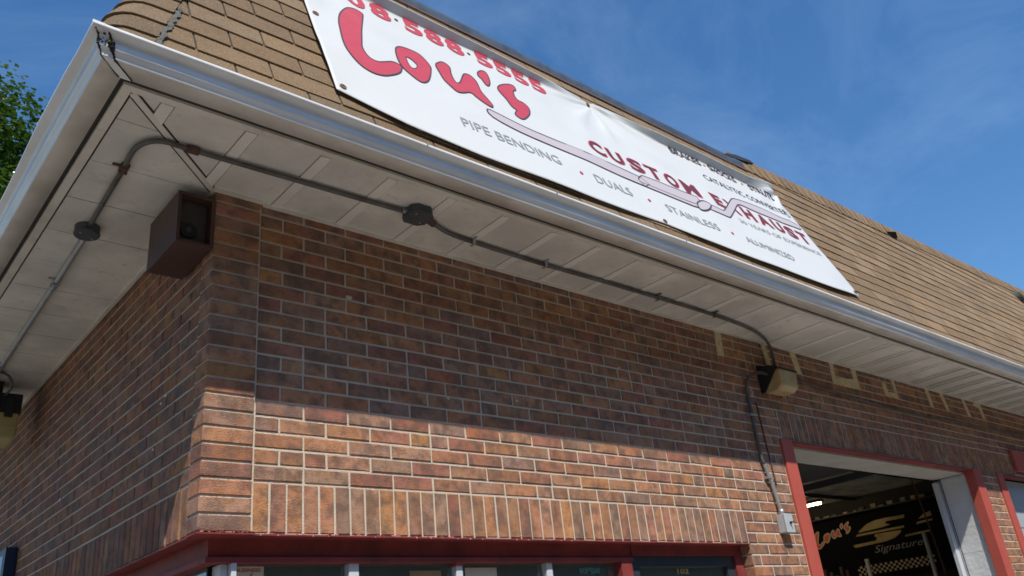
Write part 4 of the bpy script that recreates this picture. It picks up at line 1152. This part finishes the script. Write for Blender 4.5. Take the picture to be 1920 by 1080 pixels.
# ---------------------------------------------------------------- speaker box under the soffit
sp = tag(empty("speaker", (-0.07, 0.14, 1.09)), "brown plywood speaker box hung under the soffit beside the brick corner", "speaker")
SX0, SX1, SY0, SY1, SZ0, SZ1 = -0.148, -0.002, -0.022, 0.30, 1.092, 1.318; T_ = 0.013
for nm, b in (("side_panel", (SX0, SX0 + T_, SY0, SY1, SZ0, SZ1)), ("side_panel", (SX1 - T_, SX1, SY0, SY1, SZ0, SZ1)), ("bottom_panel", (SX0 + T_ + .0002, SX1 - T_ - .0002, SY0, SY1, SZ0 + .0003, SZ0 + T_)),
              ("top_panel", (SX0 + T_ + .0002, SX1 - T_ - .0002, SY0, SY1, SZ1 - T_, SZ1 - .0003)), ("back_panel", (SX0 + T_ + .0002, SX1 - T_ - .0002, SY1 - T_, SY1 - .0004, SZ0 + T_ + .0002, SZ1 - T_ - .0002))):
    bm = bmesh.new(); box(bm, *b, bev=.0008); sub(sp, nm, bm, M_spk)
bm = bmesh.new(); box(bm, SX0 + T_ + .001, SX1 - T_ - .001, SY0 + .05, SY0 + .06, SZ0 + T_ + .001, SZ1 - T_ - .001); sub(sp, "front_baffle", bm, M_grille)
bm = bmesh.new(); tube(bm, [(-0.085, SY0 + .0495, 1.175), (-0.085, SY0 + .044, 1.175)], [.036, .033], 24); sub(sp, "cone", bm, M_black)
bm = bmesh.new(); tube(bm, [(-0.085, SY0 + .0435, 1.175), (-0.085, SY0 + .040, 1.175)], [.014, .010], 16); sub(sp, "dust_cap", bm, M_jbox)
bm = bmesh.new(); box(bm, -0.10, -0.05, 0.10, 0.18, SZ1 + .0002, HS - .0005); sub(sp, "hanging_bracket", bm, M_black)

# ---------------------------------------------------------------- wall lights
def wallpack(name, label, org, u, nrm, W, H, Dp, lensmat, ztop):
    """org: top-left corner on the wall, u along the wall, nrm outwards"""
    t = tag(empty(name, org), label, "wall light", "yellowed wall pack lights under the eaves")
    o = Vector(org); u = Vector(u); n_ = Vector(nrm)
    P = lambda a, d, z: o + u * a + n_ * d + Vector((0, 0, z))
    def prism(bm, prof, a0, a1):
        A = [bm.verts.new(P(a0, d, z)) for d, z in prof]; Bq = [bm.verts.new(P(a1, d, z)) for d, z in prof]
        bm.faces.new(A); bm.faces.new(Bq[::-1])
        for k in range(len(prof)): bm.faces.new((A[k], Bq[k], Bq[(k + 1) % len(prof)], A[(k + 1) % len(prof)]))
    side = [(0.004, 0.0), (Dp, -0.045), (Dp, -.055), (0.03, -H), (0.004, -H)]
    bm = bmesh.new(); prism(bm, side, 0, .012); sub(t, "end_plate", bm, M_black)
    bm = bmesh.new(); prism(bm, side, W - .012, W); sub(t, "end_plate", bm, M_black)
    bm = bmesh.new(); prism(bm, [(0.004, 0.0), (Dp, -0.045), (Dp, -.052), (0.02, -.02), (0.02, -H + .02), (0.004, -H + .02)], .0122, W - .0122); sub(t, "housing", bm, M_black)
    lens = [(Dp + .006, -.053), (Dp + .012, -.075), (Dp + .004, -H * .88), (Dp - .03, -H - .004), (0.030, -H - .006), (0.028, -H + .03), (0.028, -.06)]
    bm = bmesh.new(); prism(bm, lens, .0124, W - .0124); bmesh.ops.recalc_face_normals(bm, faces=bm.faces)
    bmesh.ops.bevel(bm, geom=[e for e in bm.edges], offset=.005, segments=2, affect='EDGES'); sub(t, "lens", bm, lensmat)
    bm = bmesh.new(); prism(bm, [(Dp * .8, -.06), (Dp + .0155, -.058), (Dp + .0155, -.064), (Dp * .8, -.066)], -.004, W + .004); sub(t, "rim", bm, M_black)
    return t
wallpack("wall_light", "wall pack light with black side and tan lens beside the open bay", (3.757, 0.0, 1.172), (1, 0, 0), (0, -1, 0), 0.235, 0.195, 0.150, M_lens, 0)
lt = tag(empty("wall_light", (-0.25, 2.75, 1.28)), "dark wall light with olive lens at the far end of the side soffit", "wall light", "yellowed wall pack lights under the eaves")
bm = bmesh.new(); box(bm, -0.42, -0.10, 2.60, 2.86, 1.150, 1.272, bev=.008); sub(lt, "housing", bm, M_black)
bm = bmesh.new(); box(bm, -0.405, -0.112, 2.592, 2.85, 0.995, 1.1495, bev=.012); sub(lt, "lens", bm, M_lens2)
bm = bmesh.new(); box(bm, -0.41, -0.107, 2.588, 2.855, 1.062, 1.067); sub(lt, "rim", bm, M_lens2)
for x in (-0.19, -0.27):
    bm = bmesh.new(); box(bm, x, x + .045, 2.580, 2.5995, 1.12, 1.235, bev=.005); sub(lt, "clamp", bm, M_black)
bm = bmesh.new(); box(bm, -0.30, -0.20, 2.68, 2.80, 1.2722, HS - .001); sub(lt, "mount", bm, M_black)
bm = bmesh.new(); tube(bm, smooth_path([(-0.285, 2.50, HS - .012), (-0.25, 2.48, HS - .014), (-0.205, 2.50, HS - .03), (-0.185, 2.53, HS - .075), (-.19, 2.57, 1.262), (-.20, 2.61, 1.255)], 5), .008, 10)
o = bm_obj("cable", bm, M_conduit, smooth=True); tag(o, "short curved cable feeding the olive lensed light on the side soffit", "cable")

# drop conduit from the light to the small grey box
c4 = tag(empty("conduit", (3.58, -0.02, 0.6)), "thin conduit running down the bricks from the light to the grey box", "conduit")
pts = [(3.765, -0.075, 1.092), (3.69, -0.055, 1.10), (3.62, -0.03, 1.075), (3.575, -0.021, 1.01), (3.562, -0.021, 0.92), (3.553, -0.021, 0.75), (3.552, -0.021, 0.55), (3.572, -0.021, 0.47), (3.600, -0.021, 0.38), (3.618, -0.022, 0.29), (3.632, -0.027, 0.178)]
sm_ = smooth_path(pts, 5)
bm = bmesh.new(); tube(bm, [p for p in sm_ if p.z > .475], 0.0115, 12); sub(c4, "pipe", bm, M_conduit, True)
bm = bmesh.new(); tube(bm, [p for p in sm_ if p.z <= .50], 0.0112, 12); sub(c4, "pipe", bm, M_galv, True)
bm = bmesh.new(); tube(bm, [(3.632, -0.027, 0.205), (3.633, -0.0275, 0.170)], .016, 12); sub(c4, "coupling", bm, M_galv, True)
for z in (.80, .40):
    bm = bmesh.new(); xx = 3.553 if z > .5 else 3.595; box(bm, xx - .03, xx + .014, -.0345, -.0325, z - .007, z + .007); box(bm, xx - .03, xx - .014, -.0325, -.0005, z - .007, z + .007); sub(c4, "strap", bm, M_galv)
eb = tag(empty("switch_box", (3.62, -0.03, 0.07)), "small pale grey switch box on the bricks beside the red jamb", "switch box")
bm = bmesh.new(); box(bm, 3.602, 3.690, -0.052, -0.0005, 0.062, 0.172, bev=.003); sub(eb, "box_body", bm, M_box)
bm = bmesh.new(); box(bm, 3.600, 3.692, -0.058, -0.0522, 0.060, 0.174, bev=.002); sub(eb, "cover_plate", bm, M_box)
bm = bmesh.new(); tube(bm, [(3.652, -.0582, .118), (3.652, -.068, .118)], .008, 10); tube(bm, [(3.652, -.0682, .118), (3.654, -.086, .122)], .0035, 8); sub(eb, "toggle", bm, M_black)
bm = bmesh.new(); tube(bm, smooth_path([(3.66, -.006, .90), (3.667, -.006, .7), (3.675, -.006, .5), (3.680, -.006, .36)], 4), .0045, 8)
tag(bm_obj("cable", bm, M_conrust, smooth=True), "thin rust red cable stapled to the bricks beside the drop conduit", "cable")
bm = bmesh.new(); tube(bm, smooth_path([(3.985, -.05, 1.10), (4.08, -.02, 1.135), (4.25, -.012, 1.135), (4.6, -.012, 1.118), (5.1, -.012, 1.098), (5.7, -.012, 1.078), (6.3, -.012, 1.083), (6.95, -.012, 1.105), (8.5, -.012, 1.12), (10.5, -.012, 1.13)], 4), .0085, 8)
tag(bm_obj("cable", bm, M_conduit, smooth=True), "grey cable running right along the bricks from the wall light above the bay", "cable")

# ---------------------------------------------------------------- sign on the side wall
sg = tag(empty("wall_sign", (SX, 3.1, 0.1)), "pale blue framed sign with dark lettering on the shaded side wall", "sign")
bm = bmesh.new(); box(bm, -0.055, SX - .004, 2.70, 3.9, -0.55, 0.392, bev=.003); sub(sg, "frame", bm, M_navy)
bm = bmesh.new(); box(bm, -0.0575, -0.0552, 2.745, 3.86, -0.51, 0.352); sub(sg, "face", bm, M_signblue)
for body, y0, y1, z0, z1 in (("HOURS", 2.77, 3.5, 0.16, 0.29), ("US", 2.80, 3.1, -0.08, 0.06)):
    bm = text_bm(body, 0.02); fit(bm, 0, 1, z0, z1)
    for v in bm.verts: v.co = Vector((-0.0582, y1 - v.co.x * (y1 - y0), v.co.y))
    sub(sg, "lettering", bm, M_navy)

# ---------------------------------------------------------------- things seen through the window and bay
def tbox(name, b, m, label, cat, bev=0.0, group=None):
    bm = bmesh.new(); box(bm, *b, bev=bev); return tag(bm_obj(name, bm, m), label, cat, group)
pst = tag(empty("poster", (0.25, 0.122, -0.3)), "cream poster with red heading taped to the first pane of the corner window", "poster")
bm = bmesh.new(); box(bm, 0.186, 0.305, 0.1095, 0.1105, -0.40, -0.0975); sub(pst, "sheet", bm, M_paper)
bm = text_bm("BUSINESS", .03); fit(bm, 0.196, 0.292, -0.117, -0.104)
for v in bm.verts: v.co = Vector((v.co.x, 0.1088, v.co.y))
sub(pst, "lettering", bm, M_red)
bm = bmesh.new(); tube(bm, [(0.235, .1085, -.15), (0.262, .1085, -.122)], .002, 6); sub(pst, "printed_mark", bm, M_ink_dark)
fl = tag(empty("poster", (0.5, 0.14, -0.3)), "dark poster with pale diagonal stripes behind the first pane", "poster")
bm = bmesh.new(); box(bm, 0.40, 0.62, 0.150, 0.152, -0.5, -0.09); sub(fl, "sheet", bm, M_dframe)
for k in range(9):
    bm = bmesh.new(); z = -0.108 - k * .012; box(bm, 0.495 - k * .004, 0.555 - k * .002, .1475, .1498, z, z + .005)
    for v in bm.verts: v.co.z += (v.co.x - .5) * .35
    sub(fl, "stripe", bm, M_silver)
tbox("paper_sheet", (0.95, 1.11, .1095, .1105, -.45, -.118), M_card, "tan sheet of card stuck to the middle of the second pane", "paper")
tbox("paper_sheet", (1.24, 1.42, .1095, .1105, -.45, -.108), M_paper, "cream paper sheet stuck on the third pane", "paper")
tbox("paper_sheet", (1.60, 1.66, .15, .152, -.45, -.108), M_card, "narrow tan card standing behind the right of the third pane", "paper")
tbox("carton", (1.83, 1.95, .20, .32, -.60, -.10), M_card, "brown cardboard carton behind the fourth pane", "carton")
tbox("shelf_board", (0.14, 2.2, .24, .50, -.62, -.601), M_card, "window shelf board holding the carton", "shelf")
bm = bmesh.new(); bmesh.ops.create_icosphere(bm, subdivisions=2, radius=.012, matrix=Matrix.Translation((0.835, .125, -.112)) @ Matrix.Diagonal((1, .5, 1, 1)))
tag(bm_obj("suction_hook", bm, M_silver), "round clear suction hook on the second pane", "hook")
tl = tag(empty("window_lettering", (2.0, .12, -.14)), "teal capital lettering on the fourth window pane", "lettering")
bm = text_bm("WORMEDAN", .03); fit(bm, 1.945, 2.09, -.142, -.112)
for v in bm.verts: v.co = Vector((v.co.x, 0.1110, v.co.y))
sub(tl, "letters", bm, M_teal)
tn = tag(empty("door_number", (2.75, .12, -.14)), "small gold numerals on the dark door glass", "number")
bm = text_bm("102", .03); fit(bm, 2.70, 2.80, -.150, -.122)
for v in bm.verts: v.co = Vector((v.co.x, 0.1140, v.co.y))
sub(tn, "letters", bm, M_gold)

# race sign on the far wall of the workshop (plane x = 11, reads towards -y)
ws = tag(empty("wall_sign", (10.98, 3.1, 0.6)), "black workshop sign with red script, gold emblem and checkered band", "sign")
bm = bmesh.new(); box(bm, 10.965, 10.998, 2.05, 4.15, 0.12, 1.02); sub(ws, "backing", bm, M_signblk)
def wpoly(name, pts, m, xx=10.962):
    bm = bmesh.new(); fill_poly(bm, [pts])
    for v in bm.verts: v.co = Vector((xx, v.co.x, v.co.y))
    return sub(ws, name, bm, m)
for pts in ([(3.283, 0.804), (3.15, 0.875), (3.016, 0.907), (2.878, 0.912), (2.567, 0.905), (2.58, 0.862), (2.852, 0.864), (2.873, 0.839), (2.801, 0.811), (2.926, 0.796), (3.297, 0.781)],
            [(3.33, 0.762), (2.611, 0.764), (2.619, 0.735), (3.353, 0.734)],
            [(3.058, 0.72), (2.672, 0.714), (2.682, 0.679), (2.791, 0.625), (2.931, 0.6), (3.054, 0.596), (3.403, 0.585), (3.425, 0.607), (3.42, 0.625), (3.069, 0.636), (3.046, 0.669), (3.078, 0.699)],
            [(2.381, 0.819), (2.303, 0.865), (2.196, 0.886), (2.198, 0.82), (2.397, 0.81)],
            [(2.419, 0.778), (2.197, 0.784), (2.204, 0.762), (2.442, 0.745)], [(2.629, 0.64), (2.27, 0.649), (2.277, 0.626), (2.638, 0.611)]):
    wpoly("gold_emblem", pts, M_gold)
def lmap(a, b):      # banner logo coordinates -> sign on the wall
    s = (a - 0.494) / (1.744 - 0.494); t = (b - 0.422) / (1.042 - 0.422)
    return (4.02 - s * 0.62, 0.655 + t * 0.235 + s * 0.085)
for k_, pts in logo.items():
    P = catmull([lmap(*p) for p in pts], 2)
    cxm = sum(p[0] for p in P) / len(P); czm = sum(p[1] for p in P) / len(P)
    wpoly("logo_letter", [(cxm + (a - cxm) * 1.0, czm + (b - czm) * 1.0) for a, b in P], M_signred, 10.958)
    n_ = len(P); bm = bmesh.new(); A, Bq = [], []
    for i in range(n_):
        a = Vector(P[i - 1]); b = Vector(P[(i + 1) % n_]); d_ = (b - a).normalized() if (b - a).length > 1e-8 else Vector((1, 0)); q = Vector((-d_.y, d_.x)) * .008
        A.append(bm.verts.new((10.956, P[i][0] + q.x, P[i][1] + q.y))); Bq.append(bm.verts.new((10.956, P[i][0] - q.x, P[i][1] - q.y)))
    for i in range(n_): bm.faces.new((A[i], Bq[i], Bq[(i + 1) % n_], A[(i + 1) % n_]))
    sub(ws, "letter_outline", bm, M_signtan)
bm = text_bm("Signature", 0.0, 0.35); fit(bm, 0, 1, .44, .565)
for v in bm.verts: v.co = Vector((10.960, 3.13 - v.co.x * .72, v.co.y))
sub(ws, "script_lettering", bm, M_silver)
bm = bmesh.new()
for i in range(30):
    for j in range(4):
        if (i + j) % 2: continue
        y = 3.45 - i * .038; z = .20 + j * .032
        vs = [bm.verts.new((10.960, y + dy, z + dz)) for dy, dz in ((0, 0), (-.036, 0), (-.036, .030), (0, .030))]; bm.faces.new(vs)
sub(ws, "checkered_band", bm, M_signtan)
for k, (y, z0, z1) in enumerate(((3.20, -.6, .40), (2.30, -.6, .60))):
    bm = bmesh.new(); tube(bm, [(10.80, y, GZ + .1), (10.80, y, z1)], .028, 12)
    tag(bm_obj("chrome_post", bm, M_alum, smooth=True), ("shiny steel post in front of the checkered band, left of the emblem" if k == 0 else "shiny steel post at the right end of the checkered band"), "post")
rg = random.Random(77)
shf = tbox("wall_shelf", (10.80, 10.998, 1.9, 4.6, 1.045, 1.06), M_steel, "high dark shelf above the workshop sign", "shelf")
for k in range(14):
    y = 4.1 - k * .15 + rg.uniform(-.03, .03); w = rg.uniform(.03, .09); h = rg.uniform(.015, .06)
    mm = rg.choice([M_silver, M_card, M_dframe, M_gold, M_steel])
    tbox("parts_tin", (10.83, 10.88, y, y + w, 1.0605, 1.0605 + h), mm, "small pale tin on the high shelf above the workshop sign", "tin", group="tins on the workshop shelf")
bm = bmesh.new(); tube(bm, smooth_path([(9.5, 1.70, 1.27), (9.5, 1.68, 1.05), (9.5, 1.655, 0.72), (9.5, 1.63, 0.37), (9.5, 1.60, -0.4)], 5), .012, 8)
tag(bm_obj("air_hose", bm, M_conrust, smooth=True), "thin air hose hanging from the workshop ceiling in front of the gold emblem", "hose")
rb2 = tag(empty("pipe_rack", (10.7, 3.6, .3)), "rack of dark exhaust pipes standing left of the checkered band", "rack")
for k in range(7):
    bm = bmesh.new(); y = 3.50 + k * .085; tube(bm, [(10.72, y, GZ + .1), (10.78, y + .02, 0.30 + .06 * math.sin(k * 2.1))], .024, 9); sub(rb2, "pipe", bm, M_conduit if k % 2 else M_conrust)
bm = bmesh.new(); box(bm, 10.66, 10.70, 3.42, 4.15, 0.05, .09); sub(rb2, "rail", bm, M_red)
# fluorescent lights
for k, (x, y) in enumerate(((8.9, 3.25), (8.9, 3.0))):
    pass
def fluo(px_y0, px_y1, x, label):
    t = tag(empty("strip_light", (x, (px_y0 + px_y1) / 2, 1.19)), label, "strip light", "lit strip lights on the workshop ceiling")
    bm = bmesh.new(); box(bm, x - .06, x + .06, px_y0, px_y1, 1.165, 1.1995); sub(t, "housing", bm, M_steel)
    bm = bmesh.new(); tube(bm, [(x, px_y0 + .02, 1.148), (x, px_y1 - .02, 1.148)], .0165, 10); sub(t, "tube", bm, M_tube)
fluo(3.17, 3.86, 9.92, "lit strip light nearest the bay opening, right of the other lit tube")
fluo(3.98, 5.1, 9.92, "lit strip light half hidden by the left jamb of the bay")

# ---------------------------------------------------------------- maple tree beyond the side of the shop
def make_tree(loc, H, Rr, label, seed, nclump, nleaf, zc):
    rt = random.Random(seed); o = Vector(loc)
    t = tag(empty("maple_tree", loc), label, "tree")
    bm = bmesh.new()
    tube(bm, [o, o + Vector((.05, 0, 1.5)), o + Vector((.1, .05, 3.2)), o + Vector((.0, .1, 5.0)), o + Vector((.1, 0, zc)), o + Vector((0, 0, zc + Rr * .6))], [.30, .25, .21, .17, .11, .03], 12, rj=.06)
    ends = []
    for k in range(26):
        a = rt.uniform(0, 2 * math.pi); h = rt.uniform(2.8, zc + 1.2); el = rt.uniform(.15, .9); L = rt.uniform(.6, .95) * Rr
        p0 = o + Vector((.05, .05, h)); d_ = Vector((math.cos(a) * math.cos(el), math.sin(a) * math.cos(el), math.sin(el)))
        p1 = p0 + d_ * L * .5 + Vector((0, 0, .1)); p2 = p0 + d_ * L + Vector((0, 0, .25))
        tube(bm, [p0, p1, p2], [.085, .05, .015], 7); ends += [p1, p2]
    sub(t, "trunk", bm, M_bark)
    V, F, K = [], [], []
    shape = [(0, -.5), (.28, -.30), (.50, -.05), (.30, .10), (.34, .42), (.08, .30), (0, .55), (-.08, .30), (-.34, .42), (-.30, .10), (-.50, -.05), (-.28, -.30)]
    cl = []
    for k in range(nclump):
        u_ = rt.uniform(-1, 1); th = rt.uniform(0, 2 * math.pi); rad = rt.random() ** .28
        q = math.sqrt(1 - u_ * u_)
        lump = 1 + .16 * math.sin(3 * th + 5 * u_) + .10 * math.sin(7 * th - 4 * u_)
        cl.append((o + Vector((q * math.cos(th) * Rr * lump, q * math.sin(th) * Rr * lump, u_ * Rr * 1.12)) * rad + Vector((0, 0, zc)), rt.uniform(.28, .62) * Rr / 3))
    cl += [(e, .45) for e in ends]
    for c, cr_ in cl:
        tone = rt.uniform(.75, 1.25); yel = rt.uniform(0, 1)
        for j in range(nleaf):
            # leaves lie in drooping shelves on the outside of each spray
            dv = Vector((rt.gauss(0, 1), rt.gauss(0, 1), rt.gauss(0, .55))); dv.normalize()
            p = c + dv * cr_ * rt.uniform(.75, 1.05) * 1.35
            s = rt.uniform(.07, .125)
            nrm = (dv * .7 + Vector((0, 0, 1.0)) + Vector((rt.uniform(-.6, .6), rt.uniform(-.6, .6), rt.uniform(-.4, .4)))).normalized()
            tx = nrm.cross(Vector((rt.uniform(-1, 1), rt.uniform(-1, 1), rt.uniform(-.3, .3)))).normalized(); ty = nrm.cross(tx)
            b0 = len(V)
            for (a, b) in shape:
                V.append(tuple(p + tx * a * s + ty * b * s - nrm * (a * a) * s * .7))
            F.append(tuple(range(b0, b0 + len(shape))))
            f = tone * rt.uniform(.8, 1.2)
            K.append((.048 * f + .026 * yel * f, .112 * f + .016 * yel, .012 * f, 1))
    bm = bmesh.new()
    for k in range(16):
        a = rt.uniform(0, 2 * math.pi); q = rt.uniform(.1, .55) * Rr
        bmesh.ops.create_icosphere(bm, subdivisions=3, radius=rt.uniform(.28, .42) * Rr, matrix=Matrix.Translation(o + Vector((math.cos(a) * q, math.sin(a) * q, zc + rt.uniform(-.6, .55) * Rr))))
    for v in bm.verts: v.co += Vector((rt.uniform(-.16, .16), rt.uniform(-.16, .16), rt.uniform(-.16, .16)))
    oi = sub(t, "inner_foliage", bm, M_hedge); oi['kind'] = 'stuff'
    me = bpy.data.meshes.new("crown"); me.from_pydata(V, [], F)
    ca = me.color_attributes.new("Col", 'FLOAT_COLOR', 'CORNER'); dat = []
    for q, k in zip(F, K): dat.extend(list(k) * len(q))
    ca.data.foreach_set("color", dat)
    o2 = link("crown", me, M_leaf, t, 'stuff'); o2.matrix_parent_inverse = Matrix.Translation(-Vector(loc))
    return t
make_tree((-0.70, 13.2, GZ), 12, 3.40, "broad green maple tree rising beyond the side gutter", 5, 330, 340, 9.08)
